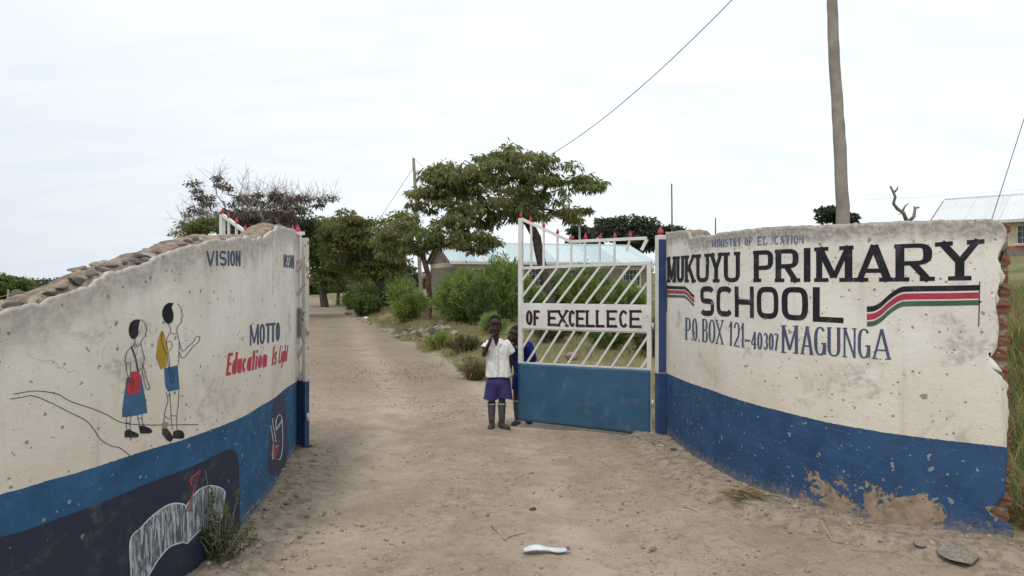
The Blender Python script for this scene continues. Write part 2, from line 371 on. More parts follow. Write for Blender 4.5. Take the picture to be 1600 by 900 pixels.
mat_pale_ = simple('plaster rubble', (.44, .40, .34), (.32, .28, .23), 10, .9, .6, .01); mat_dk_ = simple('dark rubble', (.19, .165, .15), (.13, .11, .10), 10, .9, .6, .01)
wallR = empty('boundary_wall', (0, 0, 0), 'curved white and blue plastered wall with MUKUYU PRIMARY SCHOOL lettering and broken brick end', 'wall')
wallL = empty('boundary_wall', (0, 0, 0), 'curved white and blue plastered wall with painted schoolchildren and open book, crumbling top', 'wall')
peelR = lambda s, z: .66*(1-sst(.12, .46, z))*sst(1.9, 2.6, s)*(1-sst(SR_END-.45, SR_END-.15, s))+.10*sst(1, 2.2, s)*(1-sst(.2, .6, z))-.08+.75*np.exp(-((s-FR.sz(1548, 803)[0])**2+(z-.17)**2)/.005)
peelR_ = lambda s, z: np.where(z < bandR(s)-.02, peelR(s, z), 0)
plaster(FR, 'plaster', wallR, mat_pl_r, topR, bandR, endR, SR_END, .010, peelR_, 21)
core(FR, 'masonry_core', wallR, mat_core, topR, SR_END-.014, rag=.012, drop=.02)
plaster(FL, 'plaster', wallL, mat_pl_l, topL, bandL, None, None, .022, None, 31)
core(FL, 'masonry_core', wallL, mat_core, topL, FL.L-.01, rag=.02, drop=.006)
# bricks exposed at the broken end
bm_brick = []
for i in range(4):
    bm = bmesh.new(); bmesh.ops.create_cube(bm, size=1)
    bmesh.ops.subdivide_edges(bm, edges=bm.edges[:], cuts=2, use_grid_fill=True); rr = random.Random(50+i)
    for v in bm.verts:
        v.co += Vector([rr.uniform(-.05, .05) for _ in range(3)])
        if max(abs(v.co.x), abs(v.co.z)) > .45 and abs(v.co.x)+abs(v.co.z) > .85: v.co *= .93
    me = bpy.data.meshes.new('brick'); bm.to_mesh(me); bm.free(); me.materials.append(mat_brick); bm_brick.append(me)
z = .03; i = 0
while z < 1.93:
    h = .068; a = SR_END-.060+random.choice((0, 0, -.004, -.012))+random.uniform(-.005, .006); c = FR.pt(a, z+h/2, -.1125); n = np.interp(a, FR.S, FR.N[:, 0]); n2 = np.interp(a, FR.S, FR.N[:, 1])
    o = bpy.data.objects.new('brick', bm_brick[i % 4]); COL.objects.link(o); o.parent = wallR
    o.location = c; o.scale = (.118, .19+random.uniform(-.012, .012), h*random.uniform(.82, 1.08)); o.rotation_euler = (random.uniform(-.04, .04), random.uniform(-.05, .05), math.atan2(n2, n)+math.pi/2)
    z += .0985+random.uniform(-.004, .004); i += 1
# rubble stones bedded along the crumbling top of the left wall
a = FL.sz(333, 372)[0]+.02; k = 0; rr = random.Random(4)
while a < FL.L-.15:
    for j in range(rr.choice((1, 2))):
        off = -.05-.12*j-rr.uniform(0, .04); p = FL.pt(a+rr.uniform(-.03, .03), 0, off); sc = rr.uniform(.018, .055)
        place_rock('stone', (p[0], p[1], float(topL(a))+.004+rr.uniform(-.006, .014)), (sc*1.25, sc, sc*.9), rr.uniform(0, 6), rr.choice((None, None, mat_pale_, mat_dk_)), wallL, k, rr.uniform(-.2, .2)); k += 1
    a += rr.uniform(.04, .08)
a = .35
while a < SR_END-.2:
    p = FR.pt(a, 0, -.06-rr.uniform(0, .1)); sc = rr.uniform(.025, .05)
    place_rock('stone', (p[0], p[1], float(topR(a))-.012), (sc*1.2, sc, sc*.6), rr.uniform(0, 6), None, wallR, k, rr.uniform(-.2, .2)); k += 1
    a += rr.uniform(.10, .22)

# ---------------------------------------------------------------- painted lettering and murals
def ribbon(pts, hx, hy=None, closed=False):
    hy = hx if hy is None else hy; P = [np.array(p, float) for p in pts]; n = len(P); Lf = []; Rt = []
    for i in range(n):
        if closed: a, b = P[i-1], P[(i+1) % n]
        else: a, b = P[max(i-1, 0)], P[min(i+1, n-1)]
        t = b-a; t = t/(np.linalg.norm(t)+1e-9); nn = np.array([-t[1], t[0]]); m = 1.0
        if 0 < i < n-1:
            t1 = (P[i]-P[i-1])/(np.linalg.norm(P[i]-P[i-1])+1e-9); m = 1/max(.6, abs(np.dot(t1, t)))
        o = np.array([nn[0]*hx, nn[1]*hy])*m; Lf.append(P[i]+o); Rt.append(P[i]-o)
    V = Lf+Rt; Fc = [(i, i+1, n+i+1, n+i) for i in range(n-1)]
    if closed: Fc.append((n-1, 0, n, 2*n-1))
    return V, Fc
def arc(cx, cy, rx, ry, a0, a1, n=14, p=2.0):
    o = []
    for i in range(n+1):
        a = R(a0+(a1-a0)*i/n); c, s_ = math.cos(a), math.sin(a)
        o.append((cx+rx*math.copysign(abs(c)**(2/p), c), cy+ry*math.copysign(abs(s_)**(2/p), s_)))
    return o
def glyph(ch, hx, hy, p=2.4, serif=0, sh=.06):
    L, Rr, B, T = hx, 1-hx, hy, 1-hy; mx, my = .5, .5; rx, ry = .5-hx, .5-hy; st = []; sf = []
    def stem(x, y0=0, y1=1, f=1, w=1.0): st.append(([(x, y0), (x, y1)], w)); (sf.append((x, y0, f)) if f & 1 else None); (sf.append((x, y1, f)) if f & 2 else None)
    def add(pts, w=1.0): st.append((pts, w))
    def S3(x, y): sf.append((x, y, 1))
    if ch == 'I': stem(.5, f=3)
    elif ch == 'L': stem(L, f=3 if serif else 0); add([(L, B), (1, B)]); 
    elif ch == 'E': stem(L, f=3); add([(L, B), (1, B)]); add([(L, T), (1, T)]); add([(L, my), (.82, my)])
    elif ch == 'F': stem(L, f=3); add([(L, T), (1, T)]); add([(L, my), (.8, my)])
    elif ch == 'H': stem(L, f=3); stem(Rr, f=3); add([(L, my), (Rr, my)])
    elif ch == 'T': stem(.5, f=1); add([(0, T), (1, T)])
    elif ch == 'U': add([(L, 1), (L, .5)]+arc(mx, B+.26, rx, .26, 180, 360, 12, p)+[(Rr, .5), (Rr, 1)]); S3(L, 1); S3(Rr, 1)
    elif ch == 'N': stem(L, f=3, w=.6 if serif else .9); stem(Rr, f=2, w=.6 if serif else .9); add([(L, 1), (Rr, 0)], .8)
    elif ch == 'M': stem(L, f=3, w=.8); stem(Rr, f=3); add([(L, 1), (mx, .12)], .9); add([(Rr, 1), (mx, .12)], .7)
    elif ch == 'A': add([(hx*.9, 0), (mx, 1)], .75); add([(1-hx, 0), (mx, 1)]); add([(.25, .3), (.75, .3)]); S3(hx*.9, 0); S3(1-hx, 0)
    elif ch == 'V': add([(hx, 1), (mx, 0)]); add([(1-hx, 1), (mx, 0)], .8); S3(hx, 1); S3(1-hx, 1)
    elif ch == 'X': add([(hx, 1), (1-hx, 0)]); add([(1-hx, 1), (hx, 0)], .6); [S3(a, b) for a in (hx, 1-hx) for b in (0, 1)]
    elif ch == 'Y': add([(hx, 1), (mx, .46)]); add([(1-hx, 1), (mx, .46)], .85); stem(.5, 0, .5, 1); S3(hx, 1); S3(1-hx, 1)
    elif ch == 'K': stem(L, f=3); add([(1-hx, 1), (L+hx*.6, .42)], .7); add([(L+.22, .6), (1-hx, 0)]); S3(1-hx, 0); S3(1-hx, 1)
    elif ch == 'P': stem(L, f=3); add([(L, T)]+arc(mx+.05, (T+.45)/2, rx-.05, (T-.45)/2, 90, -90, 12, p)+[(L, .45)])
    elif ch == 'R': stem(L, f=3); add([(L, T)]+arc(mx, (T+.48)/2, rx-.04, (T-.48)/2, 90, -90, 12, p)+[(L, .48)]); add([(.45, .48), (1-hx, 0)]); S3(1-hx, 0)
    elif ch == 'B': stem(L, f=0); add([(L, T)]+arc(mx, (T+.52)/2, rx-.06, (T-.52)/2, 90, -90, 10, p)+[(L, .52)]); add([(L, .52)]+arc(mx, (B+.52)/2, rx, (.52-B)/2, 90, -90, 10, p)+[(L, B)])
    elif ch == 'D': stem(L, f=0); add([(L, T)]+arc(mx, my, rx, ry, 90, -90, 14, p)+[(L, B)])
    elif ch in 'O0': add(arc(mx, my, rx, ry, 90, 450, 28, p))
    elif ch == 'C': add(arc(mx, my, rx, ry, 38, 322, 22, p))
    elif ch == 'G': add(arc(mx, my, rx, ry, 42, 345, 22, p)); add([(Rr, .04), (Rr, .42)]); add([(.6, .42), (1, .42)])
    elif ch == 'S': add(arc(mx, my+ry/2, rx, ry/2, 20, 270, 14, p)+arc(mx, my-ry/2, rx, ry/2, 90, -160, 14, p)[1:])
    elif ch == '1': stem(.6, f=1); add([(.6, .97), (.1, .74)], .7)
    elif ch == '2': add(arc(mx, T-.27, rx, .27, 170, -20, 12, 2)+[(.75, .42), (L, B+.03)]); add([(L*.5, B), (1, B)])
    elif ch == '3': add(arc(mx, .75-hy/2, rx-.04, .25-hy/2, 150, -85, 10, 2)); add(arc(mx, .26+hy/4, rx, .26-hy/2, 90, -155, 10, 2))
    elif ch == '4': stem(.72, f=1); add([(.72, 1), (L, .3)], .7); add([(L, .28), (1, .28)])
    elif ch == '7': add([(0, T), (Rr, T)]); add([(Rr, T), (.35, 0)])
    elif ch == '.': add([(.5, 0), (.5, .11)])
    elif ch == '-': add([(0, .38), (1, .42)])
    elif ch == 'c': add(arc(mx, .33, rx, .33-hy, 40, 320, 14))
    elif ch == 'o': add(arc(mx, .33, rx, .33-hy, 90, 450, 20))
    elif ch == 'a': add(arc(mx-.04, .33, rx-.04, .33-hy, 90, 450, 18)); stem(Rr, 0, .66, 0)
    elif ch == 'd': add(arc(mx-.04, .33, rx-.04, .33-hy, 90, 450, 18)); stem(Rr, 0, 1, 0)
    elif ch == 'g': add(arc(mx-.04, .33, rx-.04, .33-hy, 90, 450, 18)); add([(Rr, .66), (Rr, -.1)]+arc(mx, -.1, rx, .16, 0, -150, 8))
    elif ch == 'u': add([(L, .66), (L, .3)]+arc(mx, .24, rx, .24-hy, 180, 360, 8)+[(Rr, .3)]); stem(Rr, 0, .66, 0)
    elif ch == 'n': stem(L, 0, .66, 0); add([(L, .42)]+arc(mx, .42, rx, .24-hy, 180, 0, 8)+[(Rr, .3), (Rr, 0)])
    elif ch == 'h': stem(L, 0, 1, 0); add([(L, .42)]+arc(mx, .42, rx, .24-hy, 180, 0, 8)+[(Rr, .3), (Rr, 0)])
    elif ch == 'i': stem(.5, 0, .66, 0); add([(.5, .8), (.5, .95)])
    elif ch == 't': stem(.5, 0, .95, 0); add([(.05, .64), (.95, .64)])
    elif ch == 's': add(arc(mx, .48, rx, .155, 20, 270, 8)+arc(mx, .2, rx, .155, 90, -160, 8)[1:])
    out_ = [ribbon(q, hx*w, hy) for q, w in st]
    if serif:
        for x, y, _ in sf:
            w = serif; yy = 0 if y < .5 else 1-sh; x0 = max(-.03, x-w/2); x1 = min(1.03, x+w/2)
            out_.append(([(x0, yy), (x1, yy), (x1, yy+sh), (x0, yy+sh)], [(0, 1, 2, 3)]))
    return out_
def surf_obj(name, shapes, conv, place, mat, parent, off=.0015, step=.05, dz=.0001):
    """shapes: list of (2-D points in photo px, faces); conv -> surface coords; place(a,z,off) -> 3-D"""
    bm = bmesh.new(); lay = bm.verts.layers.float.new('o')
    for k, (V, Fc) in enumerate(shapes):
        vs = []
        for q in V:
            a, z = conv(*q); v = bm.verts.new((a, z, 0)); v[lay] = off+dz*(k % 9); vs.append(v)
        if Fc is None:
            es = [bm.edges.new((vs[i], vs[(i+1) % len(vs)])) for i in range(len(vs))]
            bmesh.ops.triangle_fill(bm, edges=es, use_beauty=True, use_dissolve=False)
        else:
            for f in Fc:
                try: bm.faces.new([vs[i] for i in f])
                except ValueError: pass
    if step:
        xs = [v.co.x for v in bm.verts]; ys = [v.co.y for v in bm.verts]
        for ax, lo, hi in ((0, min(xs), max(xs)), (1, min(ys), max(ys))):
            n = Vector((1, 0, 0)) if ax == 0 else Vector((0, 1, 0)); t = math.ceil(lo/step)*step
            while t < hi:
                bmesh.ops.bisect_plane(bm, geom=bm.verts[:]+bm.edges[:]+bm.faces[:], plane_co=n*t, plane_no=n, dist=1e-6); t += step
    bmesh.ops.recalc_face_normals(bm, faces=bm.faces[:])
    uv = bm.loops.layers.uv.new('UVMap')
    for f in bm.faces:
        for l in f.loops: l[uv].uv = (l.vert.co.x, l.vert.co.y)
    for v in bm.verts:
        q = place(v.co.x, v.co.y, v[lay] or off); v.co = Vector(q)
    me = bpy.data.meshes.new(name); bm.to_mesh(me); bm.free()
    return link(name, me, mat, parent)
LETTERS = {}
def lettering(letters, tline, bline, hxpx, hypx, slant=0, **kw):
    """letters: (char, x0, x1) in px; tline/bline: ((x,y),(x,y)..) in px"""
    out_ = []
    ti = lambda x: float(np.interp(x, [q[0] for q in tline], [q[1] for q in tline])); bi = lambda x: float(np.interp(x, [q[0] for q in bline], [q[1] for q in bline]))
    for l in letters:
        ch, x0, x1 = l[:3]; w = x1-x0; xm = (x0+x1)/2; h = bi(xm)-ti(xm)
        hx = hxpx(xm) if callable(hxpx) else hxpx; hx = min(hx, w*.26) if ch not in 'I1i.-t' else min(hx, w*.45)
        g = []
        for V, Fc in glyph(ch, hx/w, hypx/h, **kw):
            g.append(([(x0+u*w+slant*v*h, bi(x0+u*w)+(ti(x0+u*w)-bi(x0+u*w))*v) for u, v in V], Fc))
        out_.append((ch, g))
    return out_
def onwall(foot, name, shapes, mat, parent, off=.0015, label=None, step=.05, dz=.0001):
    if isinstance(shapes[0][0], str):
        for ch, g in shapes: onwall(foot, 'painted_letter', g, mat, parent, off, label.split(' letters')[0]+' painted character '+ch, step, dz)
        return
    o = surf_obj(name, shapes, foot.sz, foot.pt, mat, parent, off, step, dz)
    if label: o['label'] = label
    return o
def spread(text, x0, x1, widths, gap=.12):
    w = [widths.get(c, 1.0) for c in text]; tot = sum(w)+gap*(len(text)-1); k = (x1-x0)/tot; x = x0; o = []
    for c, q in zip(text, w):
        if c != ' ': o.append((c, x, x+q*k))
        x += (q+gap)*k
    return o
pk = paint('black sign paint', (.014, .014, .022), .73, .74); pnavy = paint('navy sign paint', (.075, .095, .17), .69, .70)
pfade = paint('faded blue paint', (.09, .17, .33), .57, .57, op=.85); pred = paint('red sign paint', (.52, .06, .09), .70, .66)
pgreen = paint('green sign paint', (.06, .13, .065), .72, .76); pcrim = paint('crimson stripe paint', (.42, .045, .085), .70, .74)
pboard = paint('blackboard paint', (.024, .032, .058), .665, .70); pblue = paint('mural blue paint', (.05, .14, .26), .70, .74)
pyel = paint('mural ochre paint', (.48, .29, .04), .72, .8); pline = paint('mural outline', (.03, .028, .03), .72, .75)
pbag = paint('mural red paint', (.50, .055, .07), .70, .76); pwhite = paint('white line paint', (.60, .62, .64), .66, .68)
ppage = paint('scribbled page paint', (.50, .54, .58), .70, .72, streak=2); pboard2 = paint('grey board paint', (.045, .055, .10), .70, .72, op=.9)
ppalered = paint('faded red paint', (.42, .07, .11), .58, .60, op=.8)
w1 = lambda x: float(np.interp(x, [1040, 1100, 1160, 1230, 1330, 1500], [2.2, 2.6, 3.6, 4.6, 6.6, 7.4]))
L1 = [('M',1042,1056.5),('U',1057,1069),('K',1070,1087),('U',1088,1108),('Y',1108.5,1130),('U',1131,1156.5),('P',1178,1208.5),('R',1212,1249.5),('I',1253.5,1269),('M',1274,1332),('A',1336,1395),('R',1399,1459),('Y',1463,1536)]
onwall(FR, 'painted_lettering', lettering(L1, [(1040,402),(1108,396),(1156,393),(1250,388),(1332,383.5),(1395,382),(1459,379),(1536,373.5)], [(1040,441.5),(1270,440.5),(1395,440),(1536,437.5)], w1, 3.4, serif=.5, sh=.11, p=3.0), pk, wallR, label='black slab serif letters reading MUKUYU PRIMARY')
L2 = [('S',1094.5,1116),('C',1119.7,1145),('H',1148,1178),('O',1182.4,1216.5),('O',1221.4,1262.8),('L',1270,1318)]
w2 = lambda x: float(np.interp(x, [1094, 1150, 1200, 1240, 1300], [2.5, 2.9, 3.6, 4.6, 5.6]))
onwall(FR, 'painted_lettering', lettering(L2, [(1094,447),(1318,449)], [(1094,493.5),(1145,495),(1178,497),(1216,499),(1263,502),(1318,505)], w2, 4.2, p=3.6), pk, wallR, label='black square sans letters reading SCHOOL')
L3 = [('P',1071.2,1080),('.',1080.5,1082.5),('O',1082,1090.5),('.',1091.5,1093.5),('B',1097.5,1106.7),('O',1107.5,1118),('X',1118,1131),('1',1138,1145),('2',1146,1156),('1',1157,1163)]
onwall(FR, 'painted_lettering', lettering(L3, [(1071,496),(1131,500.5),(1163,505)], [(1071,531),(1131,538.5),(1163,543.5)], 1.5, 1.0, serif=.5, sh=.035, p=2.2)
       + lettering([('-',1163.5,1172)], [(1160,515),(1175,518)], [(1160,541),(1175,544)], 1.5, 1.6)
       + lettering([('4',1172.5,1182),('0',1183,1191.5),('3',1192,1200.5),('0',1201,1209),('7',1209.5,1217)], [(1172,518),(1217,521.5)], [(1172,545),(1217,548)], 1.6, 1.1, serif=.4, sh=.05, p=2.2)
       + lettering([('M',1221,1247),('A',1251,1271),('G',1272,1291),('U',1293,1313),('N',1317,1338),('G',1340,1360),('A',1363,1392)], [(1221,508),(1291,511),(1392,515)], [(1221,551),(1291,556),(1338,559.5),(1392,562)], 2.6, 1.2, serif=.42, sh=.035, p=2.6), pnavy, wallR, label='blue grey serif letters reading P.O. BOX 121-40307 MAGUNGA')
L4 = spread('MINISTRY', 1112, 1158, {'M': 1.3, 'I': .4}, .2)+spread('OF', 1164, 1176, {}, .2)+spread('EDUCATION', 1184, 1256, {'I': .4}, .2)
onwall(FR, 'painted_lettering', lettering(L4, [(1112,374),(1160,371),(1256,366)], [(1112,387),(1160,384.5),(1256,380.5)], 1.0, 1.2), pfade, wallR, label='faded blue letters reading MINISTRY OF EDUCATION')
# flag stripes
def stripe(up, lo): return [(list(zip(*[iter([c for p in up for c in p])]*2))+list(zip(*[iter([c for p in lo for c in p])]*2)), [(i, i+1, len(up)+i+1, len(up)+i) for i in range(len(up)-1)])]
def sm2(X, Y): q = catmull(list(zip(X, Y)), 6); return list(q[:, 0]), list(q[:, 1])
bigx = [1354.5, 1366, 1376, 1386, 1396, 1408, 1424, 1480, 1530.5]
cu = [479, 477.5, 472, 463, 455, 448.5, 447, 446.3, 445.2]     # top of black
def band(xs, y0, o0, o1): 
    return ([(x, y+o0) for x, y in zip(xs, y0)]+[(x, y+o1) for x, y in zip(xs, y0)], [(i, i+1, len(xs)+i+1, len(xs)+i) for i in range(len(xs)-1)])
bigx, cu = sm2(bigx, cu)
smlx = [1041.8, 1058, 1070, 1076, 1081, 1085]; su = [446.5, 447, 447.5, 452, 458, 461]
onwall(FR, 'painted_flag_stripe', [band(bigx, cu, 0, 8.6), band(smlx, su, 0, 5)], pk, wallR, label='black flag stripe')
onwall(FR, 'painted_flag_stripe', [band(bigx, cu, 11.5, 21), band(smlx, su, 6.5, 12)], pcrim, wallR, label='red flag stripe')
onwall(FR, 'painted_flag_stripe', [band(bigx, cu, 23.5, 31.5), band(smlx, su, 13.8, 18)], pgreen, wallR, label='green flag stripe')
onwall(FR, 'painted_flagpole', [ribbon([(1530.7, 440), (1530, 475), (1529.3, 510)], .9), ribbon([(1530.5, 471.5), (1533.5, 471.7)], 1.2)]+[ribbon([(1041.5, 441), (1041.6, 486)], .45)], pk, wallR)
# left wall lettering
onwall(FL, 'painted_lettering', lettering([('V',322,336),('I',337,341.5),('S',343,354),('I',355,359),('O',359.6,367.4),('N',368,376)], [(322,392),(376,391.5)], [(322,415),(376,416)], 1.45, 2.0, p=2.6), pnavy, wallL, label='blue grey letters reading VISION')
onwall(FL, 'painted_lettering', lettering(spread('MISSION', 443, 459.5, {'M': 1.3, 'I': .45}, .12), [(443,397.5),(460,399)], [(443,417.5),(460,420.5)], .5, 1.8), pnavy, wallL, label='narrow blue grey letters reading MISSION')
onwall(FL, 'painted_lettering', lettering([('M',390,404.5),('O',405.5,414),('T',415,422.5),('T',422.8,429.5),('O',430,436.5)], [(390,508),(437,503)], [(390,540.5),(414,537),(437,532)], 1.5, 2.2, p=2.4), pnavy, wallL, label='blue grey letters reading MOTTO')
Le = spread('Education', 353, 416.5, {'E': 1.1, 'i': .45, 't': .7}, .10)+spread('Is', 424, 431, {'I': .6}, .12)+spread('Light', 434.5, 448, {'i': .5, 't': .7}, .1)
onwall(FL, 'painted_lettering', lettering(Le, [(353,552),(400,545),(430,540),(448,538)], [(353,587.5),(400,577),(430,569.5),(448,564)], 1.75, 2.3, slant=.09), pred, wallL, label='red slanted letters reading Education Is Light')
# mural
b1 = lambda P: [(x/3, 320+y/3) for x, y in P]
def smo(P, n=5): return [tuple(q) for q in catmull(P, n)] if len(P) > 3 else P
a1 = lambda P: smo([(x/3, 320+y/3) for x, y in P]); a2 = lambda P: smo([(x/3, 600+y/3) for x, y in P]); a5 = lambda P: smo([(320+x/4.5, 540+y/4.5) for x, y in P])
board = a2([(-60,735),(0,717),(100,692),(300,622),(500,545),(700,462),(900,386),(1050,315),(1085,303),(1108,320),(1120,380),(1125,560),(1122,760),(1100,800)])
zb0 = [(360, 868), (300, 960), (200, 1060), (90, 1150), (0, 1200), (-20, 1230)]
bi_ = onwall(FL, 'painted_blackboard', [(board+zb0, None)], pboard, wallL, .0010, 'dark painted blackboard shape with rounded corner')
onwall(FL, 'painted_blackboard', [(a5([(555,330),(520,350),(492,380),(477,440),(466,520),(452,640),(446,880),(505,915),(560,890),(577,760),(577,600),(572,480),(562,390)]), None)], pboard2, wallL, .0010, 'narrow dark oval board near gate')
onwall(FL, 'painted_book_page', [(a2([(608,735),(660,670),(720,610),(790,565),(840,560),(866,575),(876,640),(878,738),(850,742),(790,765),(740,820),(700,885),(650,960),(625,960),(612,850)]), None),
    (a2([(872,572),(905,520),(950,485),(1000,478),(1050,500),(1045,560),(1035,620),(985,640),(930,690),(884,735)]), None)], ppage, wallL, .0020)
onwall(FL, 'painted_book_outline', [ribbon(a2(q), 1.0) for q in ([(612,900),(608,735),(660,670),(720,610),(790,565),(840,560),(868,575),(878,640),(880,740),(850,742),(790,765),(740,820),(700,885),(650,960)],
    [(868,575),(905,520),(950,485),(1000,478),(1050,500),(1045,560),(1030,640),(985,650),(930,690),(880,740)])], pwhite, wallL, .0028)
onwall(FL, 'painted_bookmark', [ribbon(a2([(872,600),(885,560),(905,500),(925,450),(938,402)]), 1.6), ribbon(a2([(905,480),(890,462),(895,440),(915,425),(935,410)]), 1.6)], ppalered, wallL, .0033)
onwall(FL, 'painted_chalk_line', [ribbon(a5(q), .55) for q in ([(475,510),(478,560),(490,620),(500,680)],[(500,600),(498,540),(510,500),(525,488),(540,510),(545,600),(545,700),(530,790),(510,800)],[(540,520),(520,570),(500,590),(515,560),(535,540)],[(460,560),(470,620),(480,680)],[(478,690),(472,800),(490,790)],[(495,720),(515,700)])], pwhite, wallL, .0023)
onwall(FL, 'painted_flame', [(a5([(478,700),(495,690),(512,715),(508,760),(490,800),(476,760)]), None)], ppalered, wallL, .0023)
onwall(FL, 'mural_path_line', [ribbon(a2(q), .55) for q in ([(60,47),(150,33),(210,36),(270,48),(330,82),(430,115),(500,145),(560,178),(640,190),(760,192),(930,190)],[(45,70),(90,64),(150,55),(230,85),(330,135),(400,170),(440,215),(470,260),(520,290),(560,300),(610,338)])], pline, wallL)
onwall(FL, 'mural_skirt', [([(197,590),(219,586),(222,600),(226,620),(229.5,645),(213,649),(190,652),(190,640),(194,610)], None)], pblue, wallL, label='blue painted skirt')
onwall(FL, 'mural_shorts', [(b1([(766,766),(830,752),(834,800),(840,865),(786,876),(772,850)]), None)], pblue, wallL, label='blue painted shorts')
onwall(FL, 'mural_bag', [([(204,581),(216,579),(218,590),(218.5,613),(197,618),(196,603),(201,594)], None)], pbag, wallL, .0023)
onwall(FL, 'mural_backpack', [(b1([(752,590),(765,600),(780,660),(776,760),(750,772),(726,715),(736,640)]), None)], pyel, wallL, .0018)
onwall(FL, 'mural_hair', [(a1([(655,538),(630,538),(608,555),(600,590),(608,620),(628,628),(644,606),(646,575)]), None), (a1([(812,460),(785,461),(764,482),(758,515),(768,545),(788,558),(806,545),(811,515),(803,480)]), None)], pk, wallL, .0018)
shoes = [a2(q) for q in ([(580,222),(600,212),(620,222),(645,234),(640,250),(582,250)],[(647,198),(670,196),(706,212),(704,230),(655,232)],[(757,205),(775,203),(806,243),(800,270),(780,262),(758,235)],[(810,222),(830,216),(852,220),(862,240),(855,255),(808,255)])]
onwall(FL, 'mural_shoe', [(q, None) for q in shoes], pk, wallL, .0018)
Ln = [a1(q) for q in ([(655,538),(672,548),(680,570),(684,594),(678,602),(677,614),(662,632),(656,648)],[(628,628),(626,650),(602,675),(586,700),(583,738),(607,740)],[(586,740),(590,785),(606,830),(618,862)],[(607,740),(607,790),(622,840)],[(626,650),(640,664),(655,650)],[(655,650),(664,690),(672,720),(664,745),(662,790)],[(664,745),(678,800),(692,840),(699,860),(690,866),(678,850),(664,790)],
    [(830,462),(846,485),(850,512),(854,522),(846,530),(847,550),(828,572),(825,602)],[(786,558),(794,575),(796,600)],[(796,600),(812,606),(828,600)],[(790,600),(776,640),(786,700),(792,760)],[(828,604),(836,640),(834,752)],[(836,640),(852,684),(878,665),(905,640),(915,620),(932,618),(930,640),(905,662),(855,718),(836,690)],[(778,646),(795,640),(803,660),(792,684)],[(778,690),(782,740),(794,800),(802,832),(812,826),(808,800),(794,760)],[(756,592),(752,640),(772,700)])]
Ln += [a2(q) for q in ([(590,150),(587,185),(590,218)],[(610,148),(604,190),(606,215)],[(640,145),(648,180),(652,198)],[(662,142),(663,175),(672,196)],[(640,162),(664,160)],[(587,182),(606,182)],[(776,38),(784,80),(770,130),(765,205)],[(792,38),(796,90),(800,160),(806,215)],[(835,28),(833,90),(826,150),(827,218)],[(768,150),(795,166)],[(800,148),(826,150)])]
onwall(FL, 'mural_outline', [ribbon(q, .42) for q in Ln]+[ribbon(a1([(611,664),(630,715),(643,780)]), 1.1)], pline, wallL, .0028)

# ---------------------------------------------------------------- gate posts and leaves
def spear(mb, c, h, w):
    cx, cy, cz = c
    prof_ = [(0, .35), (.12, .45), (.16, .30), (.30, .5), (.55, .34), (.8, .14), (1, .02)]
    V = []; Fc = []
    for i, (t, r) in enumerate(prof_):
        for k in range(4):
            a = math.pi/2*k; V.append((cx+math.cos(a)*r*w, cy+math.sin(a)*r*w*.7, cz+t*h))
    for i in range(len(prof_)-1):
        for k in range(4): Fc.append((i*4+k, i*4+(k+1) % 4, i*4+4+(k+1) % 4, i*4+4+k))
    Fc += [(3, 2, 1, 0), tuple(len(V)-4+k for k in range(4))]
    mb.add(V, Fc); return mb
def post(loc, h, zblue, rz, label, side, w=.09):
    t = empty('gate_post', loc, label, 'gate post', 'steel posts either side of gateway', rz)
    o = MB().box((0, 0, (zblue-.2)/2), (w, w, zblue+.2)).build('lower_tube', mat_pblue, t); bevel(o, .004)
    o = MB().box((0, 0, (zblue+h)/2), (w, w, h-zblue-.001)).build('upper_tube', mat_white, t); bevel(o, .004)
    if side: MB().box((.0, -w/2-.0035, (zblue+h-.05)/2+.01), (w*.86, .005, h-zblue-.06)).build('painted_face', mat_pblue, t)
    spear(MB(), (0, 0, h), .10, .07).build('spear_tip', mat_red, t)
    return t
post((1.531, 7.12, 0), 2.09, .67, R(9), 'steel gate post with dark blue face beside the lettered wall', True)
post((-2.045, 6.60, 0), 2.06, .68, R(-4), 'white over blue steel gate post at the end of the mural wall', False, .058)
GH = Vector((1.447, 7.17, 0)); GF = Vector((.0797, 7.82, 0)); GW = (GF-GH).length; gd = (GF-GH).normalized()
def leafuz(px, py):
    k = (px-CX)/F; t = (k*GH.y-GH.x)/(gd.x-k*gd.y); y = GH.y+gd.y*t
    return t, CH-(py-HY)/F*y
